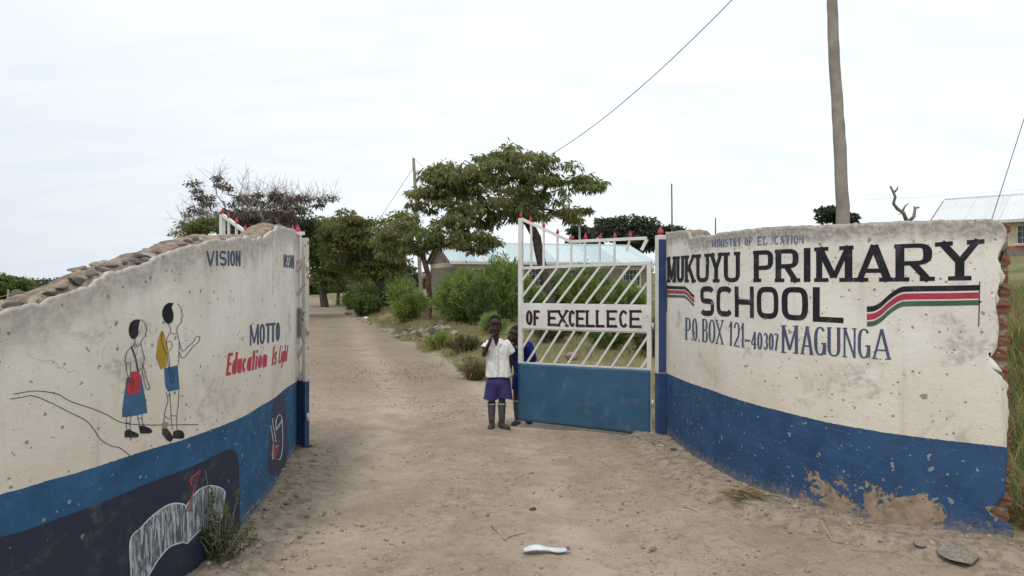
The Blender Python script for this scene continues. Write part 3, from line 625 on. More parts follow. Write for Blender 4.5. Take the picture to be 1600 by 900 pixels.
def leaf(loc, direction, label, mirror, damaged):
    t = empty('gate_leaf', loc, label, 'gate', 'steel gate leaves', math.atan2(direction.y, direction.x))
    sg = -1 if mirror else 1    # front face side
    P = lambda u, z, d=0: Vector((u, d, z))
    def pb(a, b, w, name='bar', m=mat_white, d=0): 
        (u0, z0), (u1, z1) = a, b
        return MB().bar(P(u0, z0, d), P(u1, z1, d), w, w*.9, (0, 1, 0)).build(name, m, t)
    q = leafuz
    zf = q(812, 341)[1]; u0 = .022; u1 = GW-.022
    if damaged: pb((u0, .04), (u0, q(1012, 408)[1]), .045, 'stile')
    else: pb((u0, .681), (u0, 2.02), .050, 'stile', mat_rusty); pb((u0, .0), (u0, .68), .052, 'stile', mat_pblue)
    pb((u1, .04), (u1, zf), .048, 'stile')
    jn = q(892, 377.5); hr = q(1012, 372)
    pb((u1-.01, zf-.01), jn, .032, 'top_rail'); pb(jn, (hr[0]+.01, hr[1]), .032, 'top_rail')
    zm = q(930, 414)[1]
    if damaged: pb(q(1011, 374), q(1002.5, 391), .032, 'bent_rail_end')
    pb((u0, q(1010, 411)[1]), (u1, q(814, 419)[1]), .030, 'middle_rail')
    def topz(u): return zf+(jn[1]-zf)*(u1-u)/(u1-jn[0]) if u > jn[0] else jn[1]+(hr[1]-jn[1])*(jn[0]-u)/(jn[0]-hr[0])
    zmr = lambda u: np.interp(u, [u0, u1], [q(1010, 411)[1], q(814, 419)[1]])
    for px in (830, 849.5, 871, 892.5, 914, 937, 960):
        u = q(px, 400)[0]; pb((u, zmr(u)+.013), (u, topz(u)-.014), .021, 'picket')
    u = q(984, 400)[0]
    if damaged: pb((u, topz(u)-.014), (u+.035, topz(u)-.125), .021, 'picket')
    else: pb((u, zmr(u)+.013), (u, topz(u)-.014), .021, 'picket')
    for i, px in enumerate((812.5, 829.5, 849.5, 871, 893, 915, 938, 961, 985)):
        u = q(px, 370)[0] if i else u1
        o = spear(MB(), (0, 0, 0), .070+.008*(i % 3), .042).build('spear_tip', mat_red, t, loc=(u, 0, topz(u)+.010)); o.rotation_euler = (.05*((i*7) % 3-1), .07*((i*5) % 3-1), .4)
    zs1, zs0 = q(910, 477)[1], q(910, 515.2)[1]
    pb((u0, zs1+.006), (u1, zs1+.006), .020, 'rail'); pb((u0, zs0-.006), (u1, zs0-.006), .020, 'rail')
    def clip(uA, zA, uB, zB, lo, hi):
        # keep the bar between the stiles
        L = u0+.02; H = u1-.02; a = [uA, zA]; b = [uB, zB]
        if a[0] < L: f = (L-a[0])/(b[0]-a[0]); a = [L, a[1]+(b[1]-a[1])*f]
        if b[0] > H: f = (H-a[0])/(b[0]-a[0]); b = [H, a[1]+(b[1]-a[1])*f]
        return a, b
    for px in (830, 850, 871, 892, 914.5, 938, 961, 985, 1009, 1034):       # slanting bars, upper field
        uA = q(px, 413)[0]; zA = float(zmr(uA))-.012; uB = uA+.325; zB = zs1+.016
        a, b = clip(uA, zA, uB, zB, u0, u1)
        pb(a, b, .022, 'slanting_bar')
    zp = lambda u: float(np.interp(u, [u0, u1], [q(1016, 578)[1], q(812, 567)[1]]))
    for px in (834, 855.5, 876, 898, 920, 943.5, 966.5, 991, 1015.5, 1038):
        uA = q(px, 516)[0]; zA = zs0-.016; uB = uA+.245; zB = zp(uB)+.012
        a, b = clip(uA, zA, uB, zB, u0, u1)
        pb(a, b, .022, 'slanting_bar')
    # lettered sign plate
    fy = .016*sg
    MB().box(((u0+u1)/2+.0, fy, (zs1+zs0)/2), (u1-u0-.03, .004, zs1-zs0)).build('sign_plate', mat_white, t)
    # sheet metal lower panel with a few dents
    nu, nv = 40, 24; U = np.linspace(u0-.018, u1+.02, nu+1); V = []
    for i, u in enumerate(U):
        zt = zp(u); zb_ = float(np.interp(u, [u0, u1], [.02, .05]))
        for j in range(nv+1): zz = zb_+(zt-zb_)*j/nv; V.append((u, .029*sg+.010*float(fbm(u*3, zz*3, 5, 3))*(1 if 0 < j < nv else .2)*(1 if 0 < i < nu else .2), zz))
    Fc = [(i*(nv+1)+j, (i+1)*(nv+1)+j, (i+1)*(nv+1)+j+1, i*(nv+1)+j+1) for i in range(nu) for j in range(nv)]
    o = link('sheet_panel', pymesh('sheet_panel', V, Fc), mat_gblue, t, True); md = o.modifiers.new('s', 'SOLIDIFY'); md.thickness = .004; md.offset = 0
    for (a, b) in (((u0, zp(u0)), (u1, zp(u1))), ((u0, .035), (u1, .06))): pb(a, b, .026, 'rail', mat_gblue if a[1] < .3 else mat_white, -.004*sg)
    for zz in (.35, 1.15, 1.75):
        MB().tube([P(-.012, zz-.035), P(-.012, zz+.035)], .014, 10).build('hinge', mat_rusty, t, True)
    if not mirror and damaged:
        def cv(px, py): return leafuz(px, py)
        pl_ = lambda a, z, off: (a, (.018+off)*sg, z)
        k = 1/4.5; bx = [('O',148,192),('F',200,242),('E',300,365),('X',362,445),('C',447,493),('E',498,562),('L',568,630),('L',638,697),('E',714,786),('C',802,862),('E',874,958)]
        bx = [(c, 790+a*k, 790+b*k) for c, a, b in bx]
        tl = [(820, 484.6), (905, 484.4), (1004, 484.3)]; bl = [(820, 507.2), (905, 510.6), (1004, 512)]
        gp = paint('sign shadow paint', (.45, .13, .15), .74, .78, op=.7); gk = paint('sign black paint', (.018, .012, .016), .76, .80)
        sh = lettering([(c, a+1.1, b+1.1) for c, a, b in bx], [(x, y+1) for x, y in tl], [(x, y+1) for x, y in bl], 1.6, 1.7, serif=.42, sh=.09, p=2.2)
        for ch, g in sh: surf_obj('painted_letter_shadow', g, cv, pl_, gp, t, .0006, 0, .00008)
        for ch, g in lettering(bx, tl, bl, 1.9, 1.9, serif=.42, sh=.10, p=2.2): surf_obj('painted_letter', g, cv, pl_, gk, t, .0018, 0, .00008)['label'] = 'black brushed letter '+ch
    return t
leaf(GH, gd, 'open white barred gate leaf with blue sheet panel and OF EXCELLECE sign', False, True)
LH = Vector((-1.915, 6.45, 0)); LFr = Vector((-3.10, 7.38, 0))
leaf(LH, (LFr-LH).normalized(), 'gate leaf swung back behind the mural wall, rusty hinge stile and red tips showing', True, False)

# ---------------------------------------------------------------- ground
def edge(y): return np.where(y < 11, .9-(y-7)*.35, -.5-(y-11)*.31)      # right-hand edge of the track
def wdist(x, y, foot):
    P = foot.P[::4]; d = np.full(x.shape, 9.0)
    near = (x > P[:, 0].min()-1.5) & (x < P[:, 0].max()+1.5) & (y > P[:, 1].min()-1.5) & (y < P[:, 1].max()+1.5)
    xx, yy = x[near], y[near]; dd = np.full(xx.shape, 9.0)
    for a, b in P: dd = np.minimum(dd, np.hypot(xx-a, yy-b))
    d[near] = dd; return d
def gbase(x, y):
    e = edge(y); d = x-e
    bank = (.30*sst(.2, 1.5, d+.25*fbm(x*.9, y*.9, 7, 3)))*sst(8.6, 10.5, y)
    rise = .115*np.log1p(np.exp(np.clip((x-4)/1.2, -30, 30)))*1.2; rise = np.minimum(rise, 6)*sst(4, 15, y)
    roll = .5*fbm(x*.02, y*.02, 3, 2)*sst(60, 200, y)
    lft = .12*sst(.3, 1.5, (e-4.6)-x)*sst(9, 12, y)
    return bank+rise+roll+lft
def gh(x, y):
    x = np.asarray(x, float); y = np.asarray(y, float)
    near = 1-sst(14, 26, y)
    h = gbase(x, y)+.05*fbm(x*.7, y*.7, 1, 3)*sst(7.5, 11, np.hypot(x, y)+2)+near*(.022*fbm(x*1.1, y*1.1, 2, 4)+.026*fbm(x*4, y*4, 12, 4, .62))
    x1 = np.atleast_1d(x); y1 = np.atleast_1d(y)
    dl = wdist(x1, y1, FL); dr = wdist(x1, y1, FR)
    m = .07*(1-sst(.0, .42, dl+.18*fbm(x1*4, y1*4, 5, 3)))+.05*(1-sst(.28, .40, dr+.16*fbm(x1*3, y1*3, 6, 3)))
    rub = (1-sst(.2, .75, dl))*.05*fbm(x1*11, y1*11, 14, 4, .6)+(1-sst(.2, .9, dr))*.038*fbm(x1*12, y1*12, 15, 4, .6)
    rut = -.035*np.exp(-((x1-(-.55-.12*(y1-3)))/.35)**2)-.03*np.exp(-((x1-(.75-.11*(y1-3)))/.4)**2)
    return (h+(m+rub+rut*(1-sst(10, 20, y1))).reshape(x.shape if x.shape else (1,))).reshape(x.shape) if x.shape else float(np.ravel(h+(m+rub+rut))[0])
def grid(lo, hi, step, a, b, gr):
    v = list(np.arange(lo, hi+1e-6, step)); s_ = step; x = hi
    while x < b: s_ *= gr; x += s_; v.append(x)
    s_ = step; x = lo; pre = []
    while x > a: s_ *= gr; x -= s_; pre.append(x)
    return np.array(pre[::-1]+v)
gx = grid(-2.6, 3.4, .03, -1400, 1600, 1.09); gy = grid(1.8, 9.0, .03, -60, 2600, 1.045)
GX, GY = np.meshgrid(gx, gy, indexing='ij')
GZ = gh(GX, GY)
def trackmask(x, y):
    n = 1.3*fbm(x*.6, y*.6, 8, 5)*sst(8.5, 11, y)+.2*fbm(x*3, y*3, 18, 3); e = edge(y)
    m = np.where(y > 7.6, (1-sst(-.15, .35, x-e+n))*(1-sst(-.2, .4, (e-5.2)-x-n)), 1.0)
    ml = sst(0, .1, x-np.interp(y, FL.P[::-1, 1], FL.P[::-1, 0])+.12+3*np.clip(y-6.6, 0, 9)); mr = sst(0, .1, np.interp(y, FR.P[::-1, 1], FR.P[::-1, 0])-x+.12)
    lo = np.where(y < 7.6, ml*np.where(y > 4.2, mr, 1-sst(3.4, 3.9, x+.3*n)), 1.0)
    return m*lo*(1-sst(70, 90, y))
TM = trackmask(GX, GY)
def dirtamt():
    return TM
idx = np.arange(GX.size).reshape(GX.shape)
Q = np.stack([idx[:-1, :-1], idx[1:, :-1], idx[1:, 1:], idx[:-1, 1:]], -1).reshape(-1, 4)
tmf = TM.ravel()[Q].mean(1) > .5
Vg = np.c_[GX.ravel(), GY.ravel(), GZ.ravel()]
def ground_mat():
    m = M_('earth', .95, .1); v = m.coord(); tm = m.attr('track'); wd = m.attr('rub')
    nL = m.noise(v, .5, 5, .6); nM = m.noise(v, 2.6, 6, .65); nS = m.noise(v, 14, 6, .65); nF = m.noise(v, 70, 4, .6)
    c = m.mix(m.ramp(nL, .3, .7), (.335, .265, .20), (.25, .195, .147))
    c = m.mix(m.math('MULTIPLY', m.ramp(nM, .42, .72), .7), c, (.39, .32, .25))
    c = m.mix(m.math('MULTIPLY', m.ramp(m.noise(v, 1.3, 7, .7, .5), .52, .68), .6), c, (.205, .155, .118))
    c = m.mix(m.math('MULTIPLY', m.ramp(m.noise(m.coord('Object', (1, 3.2, 1)), 2.2, 7, .72, .8), .52, .66), .42), c, (.235, .178, .13))
    c = m.mix(m.math('MULTIPLY', m.ramp(nS, .50, .66), .62), c, (.18, .135, .10)); c = m.mix(m.math('MULTIPLY', m.ramp(nF, .52, .68), .45), c, (.20, .155, .12)); c = m.mix(m.math('MULTIPLY', m.ramp(nF, .50, .36), .30), c, (.45, .38, .31))
    inn = m.attr('inner'); c = m.mix(m.math('MULTIPLY', inn, m.math('MULTIPLY_ADD', m.ramp(nM, .38, .62), .45, .25)), c, (.20, .158, .12))
    c = m.mix(m.math('MULTIPLY', inn, m.math('MULTIPLY', m.ramp(m.noise(v, .9, 7, .7, .4), .52, .62), .55)), c, (.21, .185, .115))
    pb_ = m.n('ShaderNodeTexVoronoi', {'Vector': v, 'Scale': 42.0}); rc = m.n('ShaderNodeSeparateColor', {0: pb_.outputs['Color']}).outputs
    peb = m.math('MULTIPLY', m.math('LESS_THAN', pb_.outputs['Distance'], m.math('MULTIPLY_ADD', rc[1], .25, .08)), m.math('GREATER_THAN', m.math('MULTIPLY_ADD', nM, .5, rc[0]), 1.02))
    c = m.mix(m.math('MULTIPLY', peb, .8), c, m.mix(rc[2], (.15, .12, .10), (.42, .38, .33)))
    c = m.mix(m.math('MULTIPLY', m.ramp(m.math('MULTIPLY_ADD', nM, .6, wd), .7, 1.2), .5), c, m.mix(m.ramp(nS, .4, .6), (.31, .255, .20), (.15, .115, .09)))
    c = m.mix(m.math('MULTIPLY', m.attr('wear'), m.ramp(nM, .25, .65)), c, (.44, .365, .29))
    c = m.mix(m.math('MULTIPLY', m.ramp(m.noise(v, .8, 8, .75, .6), .51, .63), .35), c, (.20, .155, .12))
    g = m.mix(m.ramp(m.noise(v, .35, 5, .6), .35, .65), (.20, .17, .085), (.10, .115, .04))
    g = m.mix(m.math('MULTIPLY', m.ramp(nM, .45, .65), .6), g, (.25, .205, .13))
    g = m.mix(m.ramp(m.noise(v, 1.2, 6, .7), .60, .70), g, (.22, .17, .12))
    col = m.mix(m.ramp(m.math('ADD', tm, m.math('MULTIPLY', m.math('SUBTRACT', nM, .5), .9)), .3, .7), g, c)
    h = m.math('ADD', m.math('MULTIPLY_ADD', nS, .8, m.math('MULTIPLY', nF, .35)), m.math('MULTIPLY', peb, .4))
    return m.out(col, m.bump(h, .7, .03))
mat_ground = ground_mat()
RUB = np.maximum(1-sst(.15, .8, wdist(GX.ravel(), GY.ravel(), FL)), 1-sst(.2, 1.0, wdist(GX.ravel(), GY.ravel(), FR)))
WX, WY = Vg[:, 0], Vg[:, 1]; _wc = -.15-.10*(WY-3)-np.maximum(0, WY-9)*.16; WEAR = np.clip(.55*np.exp(-((WX-_wc+.75+.25*fbm(WX*0, WY*.5, 61, 2))/.28)**2)+.55*np.exp(-((WX-_wc-.75+.25*fbm(WX*0, WY*.5, 62, 2))/.28)**2), 0, .6)
INN = sst(8.5, 12, Vg[:, 1]+1.5*fbm(Vg[:, 0]*.7, Vg[:, 1]*.7, 55, 3))
for nm, mk in (('dirt_track', tmf), ('ground', ~tmf)):
    q = Q[mk]; u, inv = np.unique(q.ravel(), return_inverse=True)
    me = npmesh(nm, Vg[u], inv.reshape(-1, 4), None, {'track': TM.ravel()[u], 'rub': RUB[u], 'inner': INN[u], 'wear': WEAR[u]})
    tag(link(nm, me, mat_ground, None, True), kind='structure')
# gravel and clods
def scatter_rocks(name, P, size, mat, seed, squash=.6):
    rg = np.random.default_rng(seed); base = bmesh.new(); bmesh.ops.create_icosphere(base, subdivisions=1, radius=1)
    bv = np.array([v.co[:] for v in base.verts]); bf = np.array([[v.index for v in f.verts] for f in base.faces]); base.free()
    n = len(P); a = rg.uniform(0, 6.28, n); V = bv[None]*(1+.35*rg.uniform(-1, 1, (n, len(bv), 1)))
    V = V*np.stack([rg.uniform(.7, 1.3, n), rg.uniform(.7, 1.1, n), rg.uniform(.4, .8, n)*squash/.6], -1)[:, None]*size[:, None, None]
    c, s_ = np.cos(a)[:, None], np.sin(a)[:, None]; X = V[..., 0]*c-V[..., 1]*s_; Yv = V[..., 0]*s_+V[..., 1]*c
    V = np.stack([X, Yv, V[..., 2]], -1)+P[:, None]
    Fc = (bf[None]+(np.arange(n)*len(bv))[:, None, None]).reshape(-1, 3)
    me = npmesh(name, V.reshape(-1, 3), Fc, None, {'rnd': np.repeat(rg.random(n), len(bv))}); return link(name, me, mat)
mg = M_('pebbles', .9, .2); mat_peb = mg.out(mg.mix(mg.attr('rnd'), (.19, .145, .11), (.35, .29, .235)), mg.bump(mg.noise(mg.coord(), 60, 4), .5, .004))
n = 17000; px_ = RNG.uniform(-2.0, 3.3, n); py_ = 2.4+RNG.random(n)**1.2*11
wgt = .05+.25*(fbm(px_*.9, py_*.9, 78, 3) > .1)+.38*(1-sst(.05, .7, wdist(px_, py_, FL)))+.36*(1-sst(.05, .8, wdist(px_, py_, FR)))+.5*(fbm(px_*1.3, py_*1.3, 77, 3) > .12)
ok = (RNG.random(n) < wgt) & (trackmask(px_, py_) > .4); px_, py_ = px_[ok], py_[ok]
sz = .004+.016*RNG.random(len(px_))**3.2+.003*RNG.random(len(px_))
sz = sz*(.75+.4*np.maximum(1-sst(.1, .7, wdist(px_, py_, FL)), 1-sst(.1, .8, wdist(px_, py_, FR))))
P = np.c_[px_, py_, gh(px_, py_)+sz*.2]
tag(scatter_rocks('gravel', P, sz, mat_peb, 5), 'loose pebbles and clods of earth scattered over the dirt track', 'gravel', kind='stuff')
# ---------------------------------------------------------------- leaves, trees, bushes
def leaves(name, C, D, ln, wd, mat, parent=None, seed=1, kind=None, bend=.15, shade=None):
    """rhombic leaf blades: C roots, D unit directions"""
    rg = np.random.default_rng(seed); n = len(C); r = rg.normal(size=(n, 3)); s_ = np.cross(D, r); s_ /= np.linalg.norm(s_, axis=1)[:, None]+1e-9
    ln = np.broadcast_to(ln, n)[:, None]*rg.uniform(.7, 1.3, (n, 1)); wd = np.broadcast_to(wd, n)[:, None]*rg.uniform(.7, 1.3, (n, 1))
    mid = C+D*ln*.5; tip = C+D*ln+np.array([0, 0, -1.])*ln*bend
    V = np.stack([C, mid+s_*wd*.5, tip, mid-s_*wd*.5], 1).reshape(-1, 3)
    me = npmesh(name, V, np.arange(n*4).reshape(-1, 4), None, {'rnd': np.repeat(rg.random(n) if shade is None else shade, 4)})
    o = link(name, me, mat, parent)
    if kind: o['kind'] = kind
    return o
def unit(a): return a/(np.linalg.norm(a, axis=-1, keepdims=True)+1e-9)
mat_bark = simple('bark', (.12, .092, .075), (.065, .05, .042), 6, .95, .8, .02); mat_barkg = simple('grey twig bark', (.34, .30, .275), (.22, .19, .17), 6, .95, .6, .01)
mat_barkr = simple('red brown bark', (.17, .095, .07), (.09, .055, .042), 6, .95, .8, .02)
def tree(name, label, trunk, ells, Z, r0, ntip, nleaf, lsize, matl, matb, seed, rc=.45, droop=.4, twigs=0, depth=.8, group=None, aspect=.35, leafp=1.0, zmin=None):
    """trunk: photo px polyline (with depth Z); ells: crown ellipses in px (cx,cy,rx,ry[,w])"""
    rg = np.random.default_rng(seed); s_ = Z/F
    T = [at(x, y, Z) for x, y in trunk]; base = Vector((T[0].x, T[0].y, gh(T[0].x, T[0].y)-.05)); off = base
    t = empty(name, base, label, 'tree', group)
    nodes = [np.array(base)]; par = [-1]
    for i in range(1, len(T)):
        a = nodes[-1]; b = np.array(T[i])+np.array([0, rg.uniform(-.1, .1), 0]); L = np.linalg.norm(b-a); k = max(1, int(L/.4)); last = len(nodes)-1
        for j in range(1, k+1): nodes.append(a+(b-a)*j/k+rg.normal(0, .015, 3)); par.append(last if j == 1 else len(nodes)-2); last = len(nodes)-1
    ntr = len(nodes)
    ar = np.array([e[2]*e[3] for e in ells], float); ar /= ar.sum(); tips = []
    wmax = max(e[2] for e in ells)*s_
    for i in range(ntip):
        e = ells[rg.choice(len(ells), p=ar)]; d = unit(rg.normal(size=3))*rg.random()**.4
        q = np.array(at(e[0]+d[0]*e[2], e[1]-d[2]*e[3], Z)); q[1] += d[1]*e[2]*s_*depth; tips.append(q)
    tips = np.array(tips); top = nodes[ntr-1]; tips = tips[np.argsort(np.linalg.norm(tips-top, axis=1))]
    tipn = []
    for q in tips:
        A = np.array(nodes[max(2, ntr//2):]); d = np.linalg.norm(A-q, axis=1)+.8*np.maximum(0, A[:, 2]-q[2]); k = int(np.argmin(d))+max(2, ntr//2)
        a = nodes[k]; L = np.linalg.norm(q-a); m = max(1, int(L/.32)); last = k; perp = rg.normal(0, .09*L, 3)
        for j in range(1, m+1):
            f = j/m; pt = a+(q-a)*f+perp*math.sin(math.pi*f)+np.array([0, 0, .08*L*math.sin(math.pi*f)])+rg.normal(0, .02, 3)*(j < m)
            nodes.append(pt); par.append(last); last = len(nodes)-1
        tipn.append(last)
    N = np.array(nodes); cnt = np.zeros(len(N))
    for k in tipn:
        while k >= 0: cnt[k] += 1; k = par[k]
    rad = r0*(np.maximum(cnt, .6)/len(tipn))**.47; rad[:ntr] = np.maximum(rad[:ntr], r0*np.linspace(1.15, .7, ntr))
    V = []; Fc = []
    ns = 6; ang = np.arange(ns)*2*math.pi/ns; c_, s2 = np.cos(ang), np.sin(ang)
    tw = []
    if twigs:
        for k in tipn+[i for i in range(ntr, len(N)) if i % 2 == 0]:
            for _ in range(twigs):
                d = unit(rg.normal(size=3)+np.array([0, 0, .9])+unit(N[k]-N[0])*.8); L = rg.uniform(.35, 1.0)*twigs**.0; a = N[k]
                b = a+d*L*.5; c = b+unit(d+rg.normal(0, .35, 3))*L*.5; tw.append((a, b, .010)); tw.append((b, c, .006))
                e = b+unit(d+rg.normal(0, .6, 3))*L*.4; tw.append((b, e, .005))
    segs = [(N[par[i]], N[i], rad[par[i]], rad[i]) for i in range(1, len(N))]+[(a, b, r, r*.6) for a, b, r in tw]
    P0 = np.array([q[0] for q in segs]); P1 = np.array([q[1] for q in segs]); R0 = np.array([q[2] for q in segs]); R1 = np.array([q[3] for q in segs])
    for i in range(1, len(N)):      # child branches do not start wider than they are thick
        if par[i] >= ntr-1 and R0[i-1] > 1.6*R1[i-1]: R0[i-1] = 1.6*R1[i-1]
    Tt = unit(P1-P0); X = np.cross(Tt, np.array([.3, .9, .1])); X = unit(X); Yv = np.cross(Tt, X)
    ring = lambda Pp, Rr: Pp[:, None]+(X[:, None]*c_[None, :, None]+Yv[:, None]*s2[None, :, None])*Rr[:, None, None]
    VV = np.concatenate([ring(P0, R0), ring(P1+Tt*R1[:, None]*.3, R1)], 1).reshape(-1, 3)-np.array(base); m = len(segs)
    f = np.array([[j, (j+1) % ns, ns+(j+1) % ns, ns+j] for j in range(ns)]); FF = (f[None]+(np.arange(m)*2*ns)[:, None, None]).reshape(-1, 4)
    link('trunk', npmesh('trunk', VV, FF), matb, t, True)
    if nleaf:
        cs = np.array([N[k] for k in tipn if rg.random() < leafp]); cs = cs if len(cs) else N[-1:]
        per = max(1, nleaf//len(cs)); C = np.repeat(cs, per, 0); g = unit(rg.normal(size=C.shape))*rg.random((len(C), 1))**.5
        C = C+g*np.array([1, 1, .36])*rc*np.repeat(rg.uniform(.6, 1.25, len(cs)), per)[:, None]
        D = unit(g*np.array([1, 1, .5])+rg.normal(0, .45, C.shape)+np.array([0, 0, -droop]))
        shd = np.clip(np.repeat(rg.random(len(cs)), per)*.55+rg.random(len(C))*.55-.05, 0, 1)
        leaves('crown', C-np.array(base), D, lsize, lsize*aspect, matl, t, seed, shade=shd)
    return t
lf_main = leafmat('acacia leaf', (.10, .15, .050), (.29, .30, .12), (.22, .20, .09), .5)
lf_dark = leafmat('dark leaf', (.04, .058, .028), (.085, .095, .05), None, .2)
lf_olive = leafmat('olive leaf', (.085, .135, .035), (.23, .25, .08), (.21, .19, .075), .5)
lf_purp = leafmat('dry purple leaf', (.10, .075, .068), (.20, .15, .125), (.08, .09, .05), .2)
lf_green = leafmat('fresh leaf', (.10, .20, .04), (.36, .44, .15), (.22, .26, .08), .5)
lf_deep = leafmat('deep green leaf', (.055, .105, .030), (.17, .23, .07), None, .35)
lf_yel = leafmat('yellow green leaf', (.15, .21, .04), (.38, .40, .13), None, .5)
lf_dry = leafmat('dry grass blade', (.20, .155, .075), (.36, .29, .16), (.14, .15, .06), .3)
lf_scrub = leafmat('scrub leaf', (.11, .10, .045), (.22, .18, .09), (.10, .12, .04), .3)

tree('acacia_tree', 'wide flat-topped tree with drooping leaves rising behind the barred gate leaf', [(866,497),(858,455),(846,410),(838,372),(828,352)],
     [(790,290,120,36),(700,285,60,32),(680,305,48,26),(820,262,85,30),(790,246,60,16),(760,240,30,12),(890,285,52,20),(915,288,34,17),(845,325,80,25),(740,340,70,20),(905,334,42,14),(690,270,30,15),(775,318,85,26)], 25, .17, 190, 14500, .22, lf_main, mat_bark, 3, rc=.37, droop=.75, depth=.8, aspect=.33)
tree('roadside_tree', 'small tree on the stony bank with reddish trunk forking low', [(668,505),(673,470),(670,445),(669,430)],
     [(700,365,62,20),(640,372,45,26),(735,380,50,16),(660,350,45,14),(600,385,30,24),(760,376,24,10),(710,345,40,12),(620,360,40,16)], 24, .105, 120, 7500, .16, lf_main, mat_barkr, 5, rc=.32, droop=.45, depth=.9, aspect=.36)
tree('roadside_tree', 'rounded olive tree with slanting twin trunk left of the reddish one', [(613,487),(606,465),(592,445),(580,425)],
     [(570,370,58,32),(600,395,48,28),(535,375,45,34),(560,345,45,14),(630,350,28,16),(560,425,30,14),(605,420,28,16)], 34, .17, 120, 15000, .19, lf_olive, mat_bark, 6, rc=.62, droop=.3, depth=.9, aspect=.42)
tree('roadside_tree', 'thick dark-trunked spreading tree at the far bend of the track', [(508,479),(505,455),(506,430),(510,405)],
     [(505,372,42,38),(540,395,40,35),(500,425,26,22),(530,350,40,18),(515,432,22,12),(484,345,10,10),(480,390,25,35)], 46, .26, 120, 15000, .26, lf_olive, mat_bark, 8, rc=.8, droop=.3, depth=.9, aspect=.45)
tree('roadside_tree', 'slim straight-trunked tree standing right of the thick-trunked one', [(528,471),(528,450),(529,430)],
     [(535,412,22,16),(560,420,22,14),(520,405,20,12)], 50, .13, 40, 5000, .28, lf_olive, mat_bark, 9, rc=.8, droop=.3, aspect=.45)
tree('roadside_tree', 'leaning dark trunk among bushes between the slim and the twin-trunked trees', [(548,478),(554,458),(562,435),(565,415)],
     [(570,405,25,16),(590,415,20,12),(555,398,24,12)], 42, .2, 40, 5000, .25, lf_dark, mat_bark, 10, rc=.7, droop=.3, aspect=.45)
tree('bare_tree', 'half-bare twiggy tree with purplish leaves behind the mural wall', [(395,470),(398,420),(400,385),(405,360)],
     [(350,315,62,42),(415,315,45,35),(470,310,45,28),(320,340,40,28),(500,318,30,18),(390,340,50,25),(435,330,60,30)], 30, .13, 130, 6500, .15, lf_purp, mat_barkg, 12, rc=.36, droop=.2, twigs=3, depth=.8, aspect=.4, leafp=.5)
tree('dark_tree', 'dense dark bush-like tree standing below the twiggy bare tree', [(420,470),(420,420),(422,390)],
     [(400,350,55,24),(440,352,48,22),(380,358,40,18),(455,362,30,18)], 32, .2, 70, 16000, .19, lf_dark, mat_bark, 13, rc=.6, droop=.2, aspect=.45)
tree('acacia_tree', 'low leafy tree spreading left from behind the mural wall', [(330,470),(330,420),(325,390)],
     [(310,355,34,12),(300,365,28,10),(330,350,25,10)], 28, .12, 40, 3600, .14, lf_olive, mat_barkg, 14, rc=.4, droop=.2, twigs=1, aspect=.35)
tree('background_tree', 'round dark tree behind the teal roof', [(985,440),(985,400),(985,380)], [(985,365,42,25),(960,358,32,20),(1010,370,35,22),(1045,372,32,20)], 62, .35, 80, 14000, .38, lf_dark, mat_bark, 15, rc=1.0, droop=.1, aspect=.5, depth=.6)
tree('background_tree', 'small dark tree above the teal roof near the acacia', [(915,430),(914,400),(914,390)], [(912,376,20,14),(905,365,14,10)], 66, .2, 24, 3500, .38, lf_dark, mat_bark, 16, rc=.8, droop=.1, aspect=.5)
tree('background_tree', 'little dark tree behind the tall wooden pole', [(1305,400),(1305,370),(1305,350)], [(1300,332,17,11),(1322,342,12,7),(1292,342,12,8)], 60, .2, 28, 3200, .36, lf_dark, mat_bark, 17, rc=.55, droop=.1, aspect=.5)
tree('background_tree', 'flat-topped dark tree far off beyond the low end of the mural wall', [(20,472),(20,455),(20,445)], [(10,440,34,8),(25,452,26,14),(-30,446,40,14),(0,458,30,12)], 60, .25, 60, 9000, .34, lf_deep, mat_bark, 18, rc=.8, droop=.1, aspect=.5)
tree('background_tree', 'brown-tinged bush tree far off right of the flat-topped one', [(58,470),(58,462),(57,458)], [(52,457,14,8),(72,455,16,6)], 66, .15, 26, 3000, .32, lf_scrub, mat_bark, 19, rc=.7, droop=.1, aspect=.5)
tree('background_tree', 'dark tree filling the gap beneath the roadside crowns near the leaning pole', [(632,470),(632,440),(630,425)], [(625,425,24,14),(640,440,18,12),(605,430,16,14)], 58, .25, 40, 7000, .32, lf_dark, mat_bark, 20, rc=.9, droop=.1, aspect=.5)

